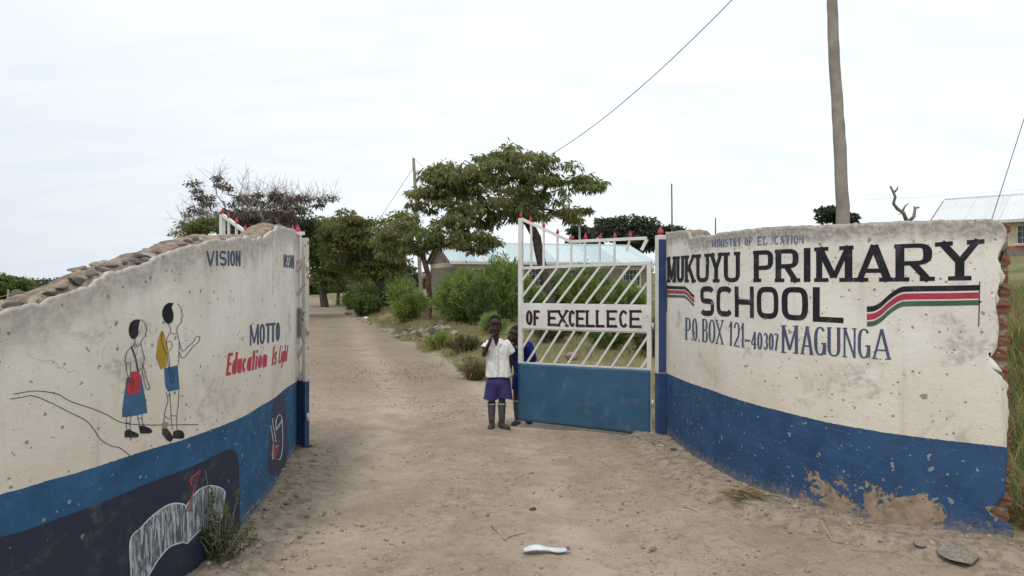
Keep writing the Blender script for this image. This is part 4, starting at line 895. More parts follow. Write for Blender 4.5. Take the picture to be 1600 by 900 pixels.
def bush(name, label, px, Z, wpx, hpx, n, ln, wd, mat, seed, stems=30, feather=True, group=None, cat='bush', dz=0, lean=.5):
    rg = np.random.default_rng(seed); x = (px-CX)/F*Z; w = wpx/F*Z/2; h = hpx/F*Z; b = np.array([x, Z, gh(x, Z)+dz])
    t = empty(name, b, label, cat, group); mb = MB(); C = []; D = []
    per = n//stems
    for i in range(stems):
        a = rg.uniform(0, 6.28); rr_ = rg.random()**.5; r_out = w*rr_; hh = h*(1-.45*rr_**2)*rg.uniform(.75, 1.08)
        p0 = np.array([math.cos(a)*r_out*.35, math.sin(a)*r_out*.35, 0]); p2 = np.array([math.cos(a)*r_out, math.sin(a)*r_out, hh]); p1 = (p0+p2)/2+np.array([0, 0, hh*.12])
        pts = [(1-f)**2*p0+2*f*(1-f)*p1+f*f*p2 for f in np.linspace(0, 1, 6)]
        mb.tube([tuple(q) for q in pts], [max(.006, .014*(1-f)) for f in np.linspace(0, 1, 6)], 4, False)
        f = rg.random(per)**.7*.98+.02; ax = unit(p2-p0)
        q = (1-f)[:, None]**2*p0+2*(f*(1-f))[:, None]*p1+(f*f)[:, None]*p2
        if feather: d = unit(ax*1.0+rg.normal(0, lean, q.shape)); q = q+rg.normal(0, .05*h, q.shape)
        else: g = rg.normal(0, 1, q.shape); q = q+g*.09*h*np.array([1, 1, .8]); d = unit(g+np.array([0, 0, .2]))
        q[:, 2] = np.maximum(q[:, 2], .02); C.append(q); D.append(d)
    mb.build('stems', mat_bark, t); C = np.concatenate(C); D = np.concatenate(D)
    shd = np.clip(rg.random(len(C))*.6+.4*vn(C[:, 0]*4+9, C[:, 2]*4+5, seed), 0, 1)
    leaves('foliage', C, D, ln, wd, mat, t, seed, shade=shd, bend=.2); return t
bush('feathery_bush', 'tall feathery green bush in front of the teal roofed building, left one of the pair', 722, 22, 92, 80, 9500, .24, .036, lf_green, 31, 60)
bush('feathery_bush', 'tall feathery green bush just left of the gate leaf, right one of the pair', 788, 23, 84, 96, 9500, .24, .036, lf_green, 32, 60)
bush('feathery_bush', 'deep green feathery bush squeezed between the pair of tall ones', 752, 21, 60, 70, 8000, .16, .022, lf_deep, 33, 40)
bush('bush', 'yellow green leafy bush between the reddish trunk and twin trunk', 637, 25, 52, 42, 5500, .10, .04, lf_yel, 34, 30, False)
bush('bush', 'dark green bush behind the twin-trunked tree', 585, 38, 62, 44, 5500, .16, .07, lf_deep, 35, 30, False)
bush('bush', 'fresh green bush beyond the yellow green one', 628, 33, 46, 48, 5000, .14, .06, lf_green, 36, 26, False)
bush('bush', 'olive bush at the foot of the leaning dark trunk', 556, 41, 40, 30, 3500, .17, .07, lf_olive, 37, 22, False)
bush('bush', 'small dark bush right of the yellow green one by the reddish trunk', 655, 30, 24, 30, 2500, .12, .05, lf_deep, 38, 18, False)
bush('scrub_bush', 'brown green scrub clump on the bank edge left of the standing boy', 726, 15.0, 60, 26, 3500, .12, .010, lf_scrub, 39, 30, lean=.7)
bush('scrub_bush', 'low straw coloured scrub clump at the edge of the track nearest the boy', 742, 11.6, 64, 34, 3200, .12, .010, lf_dry, 51, 26, lean=.8)
bush('scrub_bush', 'low green scrub clump below the heaped stones', 690, 16.5, 56, 26, 3000, .12, .010, lf_yel, 52, 26, lean=.8)
bush('scrub_bush', 'dark green tuft under the pair of tall feathery bushes', 770, 17.5, 46, 34, 2800, .13, .012, lf_green, 53, 24, lean=.8)
bush('bush', 'tall bush filling the space behind the twin-trunked tree', 600, 40, 110, 56, 8000, .20, .08, lf_olive, 54, 36, False)
bush('bush', 'dark green bush at the left foot of the twin-trunked tree', 575, 33, 40, 34, 3500, .14, .06, lf_deep, 55, 22, False)
bush('scrub_bush', 'dry brown scrub seen between lower gate bars near the boy behind the gate', 862, 15, 78, 40, 6500, .12, .012, lf_scrub, 40, 34, lean=.7)
bush('feathery_bush', 'green bush seen through upper gate bars beside the acacia trunk', 825, 24, 54, 60, 6000, .20, .028, lf_green, 41, 34)
bush('feathery_bush', 'light green bush seen through the middle of the gate bars', 915, 26, 86, 62, 9000, .20, .03, lf_yel, 42, 44)
bush('feathery_bush', 'green bush seen through the gate bars near the hinge side', 975, 25, 70, 54, 7000, .20, .03, lf_green, 43, 36)
bush('bush', 'dark bush under the eave of the teal roofed building, left of its right window', 920, 38, 70, 60, 6000, .16, .07, lf_deep, 44, 30, False)
bush('bush', 'dark bush against the building wall right of the acacia trunk', 880, 36, 50, 56, 5000, .16, .07, lf_deep, 45, 26, False)
bush('scrub_bush', 'green and straw scrub behind lower gate bars near the hinge', 950, 13.5, 90, 52, 7500, .14, .014, lf_green, 46, 40, lean=.6)
bush('scrub_bush', 'brownish scrub behind the middle of the lower gate bars', 905, 17, 70, 40, 5000, .12, .014, lf_scrub, 47, 30, lean=.7)
bush('scrub_bush', 'scrub showing in the slit between gate leaf and right post', 1012, 12, 60, 60, 4000, .12, .014, lf_scrub, 48, 26, lean=.7)
# leafy weed at the foot of the mural
def weed():
    x, y = -1.625, 3.86; b = np.array([x, y, gh(x, y)-.01]); t = empty('wall_shrub', b, 'scraggly green shrub growing against the painted book on the mural wall', 'shrub')
    rg = np.random.default_rng(5); mb = MB(); C = []; D = []
    for i in range(46):
        a = rg.uniform(2.2, 6.9); r_ = rg.uniform(.05, .26); h = rg.uniform(.12, .40)*(1.5 if i in (3, 9, 14) else 1); bx = rg.uniform(-.03, .03)
        p0 = np.array([bx, bx*.5, 0]); p2 = np.array([math.cos(a)*r_-.01, math.sin(a)*r_*.6-.02, h]); p1 = (p0+p2)/2+rg.normal(0, .03, 3)
        f6 = np.linspace(0, 1, 6); pts = [(1-f)**2*p0+2*f*(1-f)*p1+f*f*p2 for f in f6]
        mb.tube([tuple(q) for q in pts], [.0028*(1-.6*f) for f in f6], 5, False); n = 55
        f = rg.uniform(.15, 1, n) if i not in (3, 9, 14) else rg.uniform(.1, .8, n); q = (1-f)[:, None]**2*p0+2*(f*(1-f))[:, None]*p1+(f*f)[:, None]*p2
        C.append(q+rg.normal(0, .006, q.shape)); D.append(unit(rg.normal(0, 1, q.shape)+np.array([0, 0, .5])))
    mb.build('stems', mat_barkg, t); leaves('foliage', np.concatenate(C), np.concatenate(D), .021, .011, leafmat('shrub leaf', (.065, .085, .028), (.15, .165, .06), None, .3), t, 3)
weed()
# grass
def grass(name, label, n, xr, yr, hmin, hmax, mat, seed, dens=None, w=.006, lean=.35):
    rg = np.random.default_rng(seed); x = rg.uniform(*xr, n); y = yr[0]+(yr[1]-yr[0])*rg.random(n)**1.3
    k = dens(x, y) if dens else 1; ok = rg.random(n) < k; x, y = x[ok], y[ok]; ln = rg.uniform(hmin, hmax, len(x))*(.6+.8*vn(x*1.5, y*1.5, seed))
    C = np.c_[x, y, gh(x, y)-.01]; D = unit(np.c_[rg.normal(0, lean, len(x)), rg.normal(0, lean, len(x)), np.ones(len(x))])
    o = leaves(name, C, D, ln, w*(1+y/14), mat, None, seed, 'stuff', .22); tag(o, label, 'grass'); return o
offtrack = lambda x, y: (1-sst(.15, .6, trackmask(x, y)))*sst(7.8, 9.2, y)*(fbm(x*.9, y*.9, 90, 3) > -.14)
grass('dry_grass', 'short dry straw grass covering the banks beside the dirt track', 110000, (-14, 12), (8.5, 34), .06, .24, lf_dry, 61, offtrack, .005)
grass('green_grass', 'thin green grass growing through the straw on the banks', 40000, (-14, 12), (8.5, 34), .05, .20, lf_yel, 62, lambda x, y: offtrack(x, y)*(fbm(x*.5, y*.5, 91, 3) > .0), .005)
grass('track_grass', 'faint tufts of dry grass creeping onto the edges of the dirt track', 60000, (-9, 1.5), (8.6, 30), .02, .07, lf_dry, 63, lambda x, y: (trackmask(x, y) > .5)*np.clip(fbm(x*.8, y*.8, 92, 4)*5, 0, 1)*sst(8.6, 12, y)*.8, .005)
rightfld = lambda x, y: ((x > np.interp(y, FR.P[::-1, 1], FR.P[::-1, 0])+.28)|(y > 7.6)) & ((x > 3.17) | (y > 4.6))
grass('tall_grass', 'tall green weeds growing behind the broken brick end of the wall', 35000, (3.1, 13), (3.9, 17), .18, .50, lf_yel, 64, lambda x, y: rightfld(x, y)*1.0, .006, .3)
grass('tall_straw', 'tall dry seed stalks mixed through the weeds beyond the brick wall end', 50000, (3.1, 13), (3.9, 17), .25, .62, lf_dry, 67, lambda x, y: rightfld(x, y)*1.0*(fbm(x*.9, y*.9, 70, 3) > -.08), .005, .35)
grass('brown_weeds', 'brown withered weeds at the foot of the brick wall end', 30000, (3.1, 8), (3.9, 12), .15, .40, lf_scrub, 68, lambda x, y: rightfld(x, y)*1.0, .009, .6)
grass('straw_grass', 'dead straw stalks lying at the foot of the broken brick wall end', 16000, (3.0, 6.5), (3.4, 9), .12, .32, lf_dry, 65, lambda x, y: rightfld(x, y)*1.0+(y < 4.05)*(x > 3.1), .005, .9)
grass('wall_foot_grass', 'sparse dry grass wisps along the foot of both walls', 5000, (-2.0, 3.1), (3.2, 7), .02, .06, lf_dry, 66, lambda x, y: np.maximum((wdist(x, y, FL) < .14), (wdist(x, y, FR) < .16))*(fbm(x*5, y*5, 3, 2) > .05)*(trackmask(x, y) > .5)*.8, .003, .7)
def far_wood():
    rg = np.random.default_rng(8); C = []
    for x0, x1, y_, h in ((-190, 40, 150, 4.0), (-60, -20, 95, 2.4)):
        n = 30000; x = rg.uniform(x0, x1, n); hh = h*(.5+.8*vn(x*.12, x*0, 3)); C.append(np.c_[x, y_+rg.normal(0, 2, n), rg.random(n)*hh+.1])
    C = np.concatenate(C); o = leaves('distant_trees', C, unit(rg.normal(size=C.shape)), .55, .35, lf_dark, None, 8, 'stuff'); tag(o, 'dark line of far-off trees along the horizon', 'trees')
far_wood()

# ---------------------------------------------------------------- stones and litter on the ground
def stone(label, px, py, w, h=.5, rz=0, k=0, mat=None, group=None, name='stone'):
    Y = CH*F/(py-HY)
    for _ in range(6): x = (px-CX)/F*Y; Y = (CH-gh(x, Y))*F/(py-HY)
    x = (px-CX)/F*Y; s_ = w/F*Y/2; o = place_rock(name, (x, Y, gh(x, Y)+s_*h*.25), (s_, s_, s_*h*1.6), rz, mat, None, k); return tag(o, label, 'stone', group)
mat_pale = simple('pale stone', (.46, .42, .36), (.34, .30, .26), 10, .9, .5, .01); mat_dk = simple('dark stone', (.12, .10, .09), (.08, .07, .06), 10, .9, .5, .01)
mat_slab = simple('slab stone', (.36, .31, .25), (.22, .185, .15), 7, .9, .8, .02)
stone('large flat grey slab lying before the broken wall end', 1503, 874, 88, .22, .25, 0, mat_slab)
stone('flat grey stone on the track near the left gate post', 489, 722, 18, .55, .2, 1, mat_stone)
stone('pale rounded pebble alone in the middle of the left track', 585, 752, 10, .8, .2, 3, mat_pale)
stone('small brown stone right of the white sole', 1020, 860, 17, .7, .2, 4, mat_stone)
stone('dark elongated lump beside the base of the left gate leaf', 483, 698, 22, .35, .1, 5, mat_dk)
stone('grey angular stone by the crack near the lettered wall', 1437, 862, 26, .6, 1.2, 0, mat_stone)
stone('pale broken lump beside the large flat slab', 1455, 862, 14, .7, 2.2, 6, mat_pale)
stone('brown stone in the rubble under the gate hinge', 1052, 704, 14, .5, 1.2, 5, mat_dk)
stone('pale plaster lump beside the right post foot', 1034, 698, 13, .5, .5, 2, mat_pale)
stone('dark clod lying in the scuffed patch mid track', 833, 797, 13, .8, .5, 3, mat_dk)
stone('brown clod left end of the scuffed patch mid track', 762, 806, 12, .8, 1.5, 1, mat_stone)
stone('flat pale stone at the left edge rubble near the shrub', 452, 848, 22, .5, 1.0, 4, mat_pale)
stone('white stone at the lower left rubble edge', 440, 889, 15, .7, 0, 6, mat_pale)
stone('grey half buried stone at the right frame corner', 1560, 905, 40, .4, 0, 3, mat_stone)
rr = random.Random(9); gl = 'rough grey brown stone in the low row edging the grassy bank'
for i, (px, py) in enumerate([(600,518),(612,522),(622,528),(634,521),(645,530),(655,524),(664,533),(673,526),(684,534),(694,529),(705,538),(642,518),(630,532),(612,512),(570,503),(578,507),(545,492),(560,500),(728,535),(742,534),(718,540),(735,542),(750,539),(690,540),(658,516),(700,522),(680,519)]):
    stone(gl, px, py, rr.uniform(10, 17), .7, rr.uniform(0, 6), i, rr.choice((mat_stone, mat_stone, mat_slab)), 'stones edging the grassy bank')
for i in range(34):
    stone('weathered stone heaped with others below the reddish tree trunk', 664+rr.gauss(0, 20), 524+rr.gauss(0, 7), rr.uniform(12, 21), .85, rr.uniform(0, 6), i+3, rr.choice((mat_stone, mat_slab, mat_dk)), 'stones heaped below the reddish tree trunk')
stone('white painted stone among the kerb stones of the bank', 572, 499, 10, .8, .4, 2, simple('white stone', (.7, .7, .66)))
stone('big pale boulder behind the lower gate bars', 893, 562, 26, .9, .4, 2, mat_slab)
# white shoe sole
def sole():
    Y = CH*F/(863-HY); x = (853-CX)/F*Y; L = 74/F*Y; t = empty('shoe_sole', (x, Y, gh(x, Y)), 'flattened white shoe sole lying on the dirt in the foreground', 'shoe sole', None, R(4))
    V = []; Fc = []; n = 24
    def wd(f): return .040*(math.sin(math.pi*min(1, max(0, f))**.8)**.45)*(1-.45*math.exp(-((f-.55)/.13)**2))
    for i in range(n+1):
        f = i/n; z = .012+.012*math.sin(f*6)+.008*f; w = max(.002, wd(f))
        for s_ in (-1, -.4, .4, 1): V.append((-L/2+L*f, w*s_+.01*math.sin(f*3), z+.006*abs(s_)))
    for i in range(n):
        for j in range(3): Fc.append((i*4+j, i*4+j+1, i*4+5+j, i*4+4+j))
    o = link('sole_layer', pymesh('sole_layer', V, Fc), simple('white foam', (.66, .69, .72), (.50, .53, .55), 18, .7), t, True); m = o.modifiers.new('s', 'SOLIDIFY'); m.thickness = .009
    MB().box((L*.47, .0, .03), (.018, .03, .008)).build('blue_trim', simple('blue trim', (.10, .16, .32)), t)
sole()
def gpt(px, py, dz=.006):
    Y = CH*F/(py-HY); x = (px-CX)/F*Y
    for _ in range(4): Y = (CH-gh(x, Y))*F/(py-HY); x = (px-CX)/F*Y
    return Vector((x, Y, gh(x, Y)+dz))
mat_straw = simple('straw', (.46, .36, .22), (.34, .26, .16), 30)
def twig(label, pts, r=.003, name='stick'):
    P = [gpt(*p) for p in pts]; b = P[0].copy(); o = MB().tube([p-b for p in P], [r*(1-.4*i/(len(P)-1)) for i in range(len(P))], 6).build(name, mat_straw, None, True, b); return tag(o, label, 'stick')
twig('bent pale straw stick lying mid track in the foreground', [(768,823), (779,833), (789,845), (800,838), (820,834)], .0045)
twig('pair of crossing straws lying before the gate leaf', [(940,722), (952,731), (964,738)], .0035)
twig('pale stick near the straw heap by the lettered wall', [(1068,793), (1080,796), (1090,801)], .0045)
twig('long dry root curving along the eroded wall foot', [(1280,828), (1292,836), (1300,846), (1316,850)], .005)
twig('thin straw lying left of the white sole', [(690,790), (700,791), (706,788)], .003)
def heap():
    c = gpt(1150, 787); rg = np.random.default_rng(2); n = 150
    C = np.c_[rg.normal(0, .09, n), rg.normal(0, .045, n), rg.uniform(0, .03, n)]; D = unit(np.c_[rg.normal(1, .5, n), rg.normal(-.3, .4, n), rg.normal(0, .12, n)])
    o = leaves('straw_heap', C, D, .12, .010, lf_dry, None, 4, 'stuff'); o.location = c; tag(o, 'small heap of dry straw and husks by the foot of the lettered wall', 'straw')
heap()

# ---------------------------------------------------------------- poles, wires, dead branch
mat_wood = simple('weathered pole', (.33, .29, .245), (.24, .205, .17), 3, .9, .6, .01); mat_wire = simple('cable', (.10, .10, .10)); mat_dw = simple('dead wood', (.25, .21, .18), (.16, .13, .11), 8, .9, .7, .008)
def pole(label, pts, Z, r, mat=mat_wood, knots=0, top=None, group=None, cat='pole', seed=1):
    P = [at(x, y, Z) for x, y in pts]; x, y = P[-1].x, P[-1].y; b = Vector((x, y, gh(x, y)-.2)); P = [b]+P[::-1]
    if top is not None: P.append(P[-1]+(P[-1]-P[-2]).normalized()*top)
    # resample for slight crookedness
    Q = []; rr = random.Random(seed)
    for i in range(len(P)-1):
        for k in range(5): Q.append(P[i].lerp(P[i+1], k/5)+Vector((rr.gauss(0, r*.06), 0, 0)))
    Q.append(P[-1]); n = len(Q); t = empty('wooden_pole', b, label, cat, group)
    MB().tube([q-b for q in Q], [r*(1.12-.4*i/(n-1))*(1+rr.uniform(-.03, .03)) for i in range(n)], 14).build('shaft', mat, t, True)
    for kx, ky in ([] if not knots else knots):
        q = at(kx, ky, Z)-b; me = rocks[1].copy(); o = link('knot', me, None, t, True); o.location = q; o.scale = (.035, .05, .14); me.materials[0] = mat
    return t, P[-1]
_, ptop = pole('tall weathered wooden utility pole rising behind the lettered wall', [(1300,-30),(1302,60),(1308,150),(1312,230),(1317,345)], 12, .104, knots=[(1308,62),(1318,197)], top=1.0, seed=3)
_, ltop = pole('leaning grey wooden utility pole among the roadside trees', [(646,247),(650,310),(654,380),(657,445)], 40, .115, seed=4)
pole('thin dark pole standing right of the teal roofed building', [(1049.5,287),(1050,356)], 40, .05, mat_dk, seed=5)
pole('short thin post just showing above the lettered wall', [(1118,340),(1118,358)], 40, .04, mat_dk, seed=6)
pole('slim grey post above the teal roof behind the gate tips', [(905,348),(906,385)], 52, .10, seed=7)
gp = pole('wooden pole beyond the right of the wall holding a stay wire', [(1700,-120),(1700,300)], 16, .1, seed=8)[1]
def wire(label, a, b, sag, r, name='overhead_wire'):
    a = Vector(a); b = Vector(b); P = [a.lerp(b, t)-Vector((0, 0, 4*sag*t*(1-t))) for t in np.linspace(0, 1, 40)]
    o = MB().tube([p-a for p in P], r, 5).build(name, mat_wire, None, True, a); return tag(o, label, 'wire')
wire('thin sagging cable running from the tall pole down behind the acacia', Vector((ptop.x, ptop.y, 8.35)), ltop, 2.9, .010)
wire('thin stay wire slanting down left of the leaning grey pole', at(646,262,40), at(560,392,40.2), .0, .012)
wire('steep stay wire slanting past the white roof at the right', at(1618,130,14), at(1525,420,14), 0, .008)
wire('faint distant power line above the lettered wall', at(1335,313,60), at(1700,285,60), .2, .006)
def dead():
    Z = 9.0; b0 = at(1415, 345, Z); b = Vector((b0.x, b0.y, gh(b0.x, b0.y)-.05)); t = empty('dead_tree', b, 'bare dead forked branch poking above the lettered wall', 'dead tree'); mb = MB()
    for pts, r in (([(1417,346),(1412,333),(1402,326),(1396,318),(1399,308),(1395,298),(1391,291)], .026), ([(1398,300),(1402,295),(1403,291)], .014), ([(1410,331),(1414,322),(1419,318)], .014), ([(1420,346),(1428,338),(1430,325),(1436,324)], .026), ([(1430,326),(1428,322)], .013), ([(1411,333),(1403,336)], .006)):
        P = [at(x, y, Z)-b for x, y in pts]; mb.tube(P, [r*(1-.5*i/(len(P)-1)) for i in range(len(P))], 7)
    mb.tube([(0, 0, 0), (.02, 0, .8), at(1417,346,Z)-b], [.06, .045, .027], 8); mb.tube([(.02, 0, .9), at(1420,346,Z)-b], [.04, .026], 8); mb.build('trunk', mat_dw, t, True)
dead()
def farfence():
    t = empty('wire_fence', (at(-40,475,30).x, 30, 0), 'sagging wire fence on rough posts beyond the low left wall', 'fence'); b = t.location
    for px, py, h in ((12,480,.9),(63,474,1.0),(-60,476,1.0)):
        P = at(px, 492, 30); P.z = gh(P.x, P.y)-.05; MB().tube([P-b, P+Vector((.03, 0, h+.35))-b], [.05, .04], 7).build('post', mat_wood, t, True)
    for dz in (.0,):
        A = [at(x, y, 30)-b for x, y in ((-60,478),(-20,470),(12,461),(40,457),(63,456),(90,464))]; MB().tube(A, .018, 5).build('wire', mat_wood, t, True)
farfence()

# ---------------------------------------------------------------- school buildings
def blockmat(name, c1, c2, mortar, w=.4, h=.2):
    m = M_(name, .92, .15); v = m.coord(); g = m.n('ShaderNodeMapping', {0: v, 'Rotation': (R(90), 0, 0)}).outputs[0]
    b = m.n('ShaderNodeTexBrick', {'Vector': g, 'Scale': 1.0, 'Mortar Size': .012, 'Brick Width': w, 'Row Height': h, 'Color1': c1+(1,), 'Color2': c2+(1,), 'Mortar': mortar+(1,)})
    c = m.mix(m.ramp(m.noise(v, 2, 5), .4, .7), b.outputs[0], tuple(x*.8 for x in c1)); return m.out(c, m.bump(b.outputs[1], -.4, .01))
mat_block = blockmat('grey stone block', (.27, .225, .18), (.21, .175, .14), (.30, .26, .21)); mat_cream = simple('cream paint', (.56, .49, .35), (.50, .43, .30), 2, .85, .1)
mat_glass = M_('window glass', .15, .5).out((.05, .06, .08)); mat_frame = simple('cream window frame', (.62, .56, .36), None, 3); mat_grille = simple('grey grille', (.42, .44, .46), None, 5)
mat_redbr = blockmat('red brick wall', (.30, .11, .08), (.24, .09, .065), (.30, .24, .2), .22, .075); mat_plinth = simple('grey cement plinth', (.24, .22, .20), (.17, .155, .14), 3)
mat_trim = simple('white fascia', (.62, .62, .60), None, 3)
def roofmat(name, c1, c2):
    m = M_(name, .45, .4); v = m.coord('Object'); i = m.n('ShaderNodeObjectInfo').outputs['Random']
    c = m.mix(i, c1, c2); c = m.mix(m.math('MULTIPLY', m.ramp(m.noise(v, .8, 5), .45, .75), .35), c, tuple(x*.7 for x in c1)); return m.out(c, m.bump(m.noise(v, 3, 4), .1, .01))
mat_teal = roofmat('teal roofing', (.36, .46, .48), (.56, .64, .65)); mat_wroof = roofmat('whitish roofing', (.60, .61, .62), (.68, .69, .70))
def building(label, name, org, ang, L, Wd, hz, ridge, wallm, roofm, wins, sheet=.9, gutter=True, lower=None, over=.35, doors=()):
    """local x along facade, y away from the viewer"""
    t = empty(name, org, label, 'building', None, ang)
    def wall(a, b, name='wall', m=wallm, zt=hz, z0=-1.0, th=.2):
        return MB().box(((a[0]+b[0])/2, (a[1]+b[1])/2, (zt+z0)/2), (abs(b[0]-a[0])+th if a[1] == b[1] else th, abs(b[1]-a[1])-th if a[0] == b[0] else th, zt-z0)).build(name, m, t)
    # front wall built around the window openings
    x = -.1; zb = hz-.42
    segs = sorted(wins, key=lambda w: w[0])
    zl = lower[1] if lower else -1.0
    for (wx, ww, z0, z1) in segs:
        MB().box(((x+wx-ww/2)/2, 0, (zb+zl)/2), (wx-ww/2-x, .2, zb-zl)).build('wall', wallm, t)
        MB().box((wx, 0, (z0+zl)/2), (ww, .2, z0-zl)).build('wall', wallm, t)
        if zb-z1 > .01: MB().box((wx, 0, (zb+z1)/2), (ww, .2, zb-z1)).build('wall', wallm, t)
        x = wx+ww/2
        f = MB()
        for bx, bz, sx, sz_ in ((wx-ww/2+.04, (z0+z1)/2, .08, z1-z0), (wx+ww/2-.04, (z0+z1)/2, .08, z1-z0), (wx, z0+.04, ww-.16, .08), (wx, z1-.04, ww-.16, .08)): f.box((bx, -.09, bz), (sx, .10, sz_))
        fo = f.build('window_frame', mat_frame, t)
        MB().box((wx, .02, (z0+z1)/2), (ww-.16, .01, z1-z0-.16)).build('pane', mat_glass, fo)
        g = MB(); nb = max(3, int(ww/.22))
        for k in range(1, nb): g.box((wx-ww/2+ww*k/nb, -.05, (z0+z1)/2), (.03, .02, z1-z0-.16))
        for k in (1, 2): g.box((wx, -.066, z0+(z1-z0)*k/3), (ww-.16, .012, .03))
        g.build('window_grille', mat_grille, fo)
        MB().box((wx, -.14, z0-.04), (ww+.1, .12, .06)).build('window_sill', mat_cream, t)
    MB().box(((x+L+.1)/2, 0, (zb+zl)/2), (L+.1-x, .2, zb-zl)).build('wall', wallm, t)
    if lower: MB().box((L/2, -.02, (lower[1]+lower[0])/2), (L+.24, .26, lower[1]-lower[0])).build('brick_band', lower[2], t); MB().box((L/2, -.05, (lower[0]-1)/2), (L+.3, .32, lower[0]+1)).build('plinth', mat_plinth, t)
    MB().box((L/2, -.012, hz-.21), (L+.224, .224, .42)).build('ring_beam', mat_cream, t)
    wall((0, 0), (0, Wd)); wall((L, 0), (L, Wd)); wall((0, Wd), (L, Wd))
    for xx in (0, L):
        MB().box((xx+(-.012 if xx == 0 else .012), Wd/2, hz-.21), (.21, Wd-.23, .30)).build('ring_beam', mat_cream, t)
        V = [(xx-.1, -.1, hz), (xx-.1, Wd+.1, hz), (xx-.1, Wd/2, ridge-.06), (xx+.1, -.1, hz), (xx+.1, Wd+.1, hz), (xx+.1, Wd/2, ridge-.06)]
        MB().add(V, [(0, 1, 2), (3, 5, 4), (0, 3, 4, 1), (1, 4, 5, 2), (0, 2, 5, 3)]).build('gable', wallm, t)
    n = int(math.ceil((L+2*over)/sheet)); sw = (L+2*over)/n; nr = 4; sl = (ridge-hz)/(Wd/2+.1)
    for side in (0, 1):
        V = []; Fc = []
        y0, y1 = (-over-.1, Wd/2) if side == 0 else (Wd+over+.1, Wd/2); z0 = hz+.05-sl*over; z1 = ridge+.05
        xs = []; zs = []
        for k in range(nr):
            for f, dz in ((0, 0), (.6, 0), (.7, .03), (.88, .03)): xs.append((k+f)/nr*sw); zs.append(dz)
        xs.append(sw); zs.append(0)
        for a, dz in zip(xs, zs): V += [(a, y0, z0+dz), (a, y1, z1+dz)]
        Fc = [(2*i, 2*i+2, 2*i+3, 2*i+1) for i in range(len(xs)-1)]; me = pymesh('roof_sheet', V, Fc); me.materials.append(roofm)
        for k in range(n):
            o = bpy.data.objects.new('roof_sheet', me); COL.objects.link(o); o.parent = t; o.location = (-over+k*sw, 0, .008*(k % 2))
    MB().tube([(-over, Wd/2, ridge+.07), (L+over, Wd/2, ridge+.07)], .07, 8).build('ridge_cap', roofm, t, True)
    MB().box((L/2, -over-.13, hz-.02-sl*over), (L+2*over, .03, .16)).build('fascia', mat_trim, t)
    for xx in (-over-.02, L+over+.02):
        for s_ in (0, 1):
            ya = -over-.1 if s_ == 0 else Wd+over+.1; MB().bar((xx, ya, hz-.02-sl*over), (xx, Wd/2, ridge-.02), .03, .16, (1, 0, 0)).build('barge_board', mat_dk if xx < 0 else mat_trim, t)
    return t
b1 = Vector((-3.45, 41, 0)); zg = 0
building('long single-storey school block with teal metal roof and grey stone walls', 'school_building', (b1.x, b1.y, 0), math.atan2(.294, .955), 13.0, 7.0, 2.92, 4.12, mat_block, mat_teal,
         [(1.45,.8,1.66,2.48),(5.2,1.2,1.35,2.5),(7.6,1.2,1.35,2.5),(11.6,1.3,1.35,2.5)])
b2 = at(1470, 405, 42)
building('pale building with whitish metal roof and barred window right of the broken wall end', 'school_building', (b2.x, b2.y, b2.z), R(-42), 14, 8.0, 2.3, 3.95, mat_cream, mat_wroof,
         [(4.15,.85,.74,1.88),(7.0,.85,.74,1.88),(10.0,.85,.74,1.88)], lower=(.35, .66, mat_redbr), over=.5)

# ---------------------------------------------------------------- people
mat_skin = simple('dark brown skin', (.056, .030, .022), (.040, .021, .016), 14, .62, .05, .002, .25)
mat_hair = simple('cropped black hair', (.012, .010, .010), (.008, .007, .007), 80, .95, .8, .004)
mat_eye = simple('eye white', (.30, .26, .23), None, 3, .3); mat_pupil = simple('pupil', (.01, .008, .008), None, 3, .2); mat_lip = simple('lips', (.075, .034, .028), None, 5, .5)
def cloth(name, c, c2=None):
    m = M_(name, .85, .15); v = m.coord(); n = m.noise(v, 9, 5, .6, .8)
    return m.out(m.mix(m.ramp(n, .35, .7), c, c2 or tuple(x*.8 for x in c)), m.bump(m.noise(v, 16, 5, .6, 1.0), .6, .012))
mat_shirt = cloth('white cotton shirt', (.74, .74, .72), (.62, .61, .58)); mat_shorts = cloth('purple blue shorts', (.055, .045, .155)); mat_sweat = cloth('royal blue sweater', (.018, .030, .20)); mat_sweat2 = cloth('navy sweater', (.012, .018, .10))
mat_sock = cloth('grey school sock', (.085, .085, .10)); mat_sockw = cloth('white sock stripe', (.55, .55, .55)); mat_shoe = simple('black dusty shoe', (.035, .034, .036), (.075, .066, .058), 30, .6)
def rcone(mb, a, b, ra, rb, n=14, flat=1.0, fdir=None):
    a = Vector(a); b = Vector(b); t = (b-a); L = t.length; t = t.normalized() if L > 1e-6 else Vector((0, 0, 1))
    x = Vector(fdir).cross(t) if fdir else t.orthogonal()
    if x.length < 1e-4: x = t.orthogonal()
    x.normalize(); y = t.cross(x); rings = []
    for k in range(5): th = math.pi/2*(1-k/5); rings.append((-math.sin(th)*ra, math.cos(th)*ra))
    rings.append((0, ra)); rings.append((L*.5, (ra+rb)/2)); rings.append((L, rb))
    for k in range(1, 6): th = math.pi/2*k/5; rings.append((L+math.sin(th)*rb, max(.0005, math.cos(th)*rb)))
    V = []
    for d, r_ in rings:
        for j in range(n): q = 2*math.pi*j/n; V.append(a+t*d+x*math.cos(q)*max(r_, .0005)+y*math.sin(q)*max(r_, .0005)*flat)
    k = len(rings); Fc = [(i*n+j, i*n+(j+1) % n, (i+1)*n+(j+1) % n, (i+1)*n+j) for i in range(k-1) for j in range(n)]
    Fc += [tuple(range(n))[::-1], tuple((k-1)*n+j for j in range(n))]; mb.add(V, Fc)
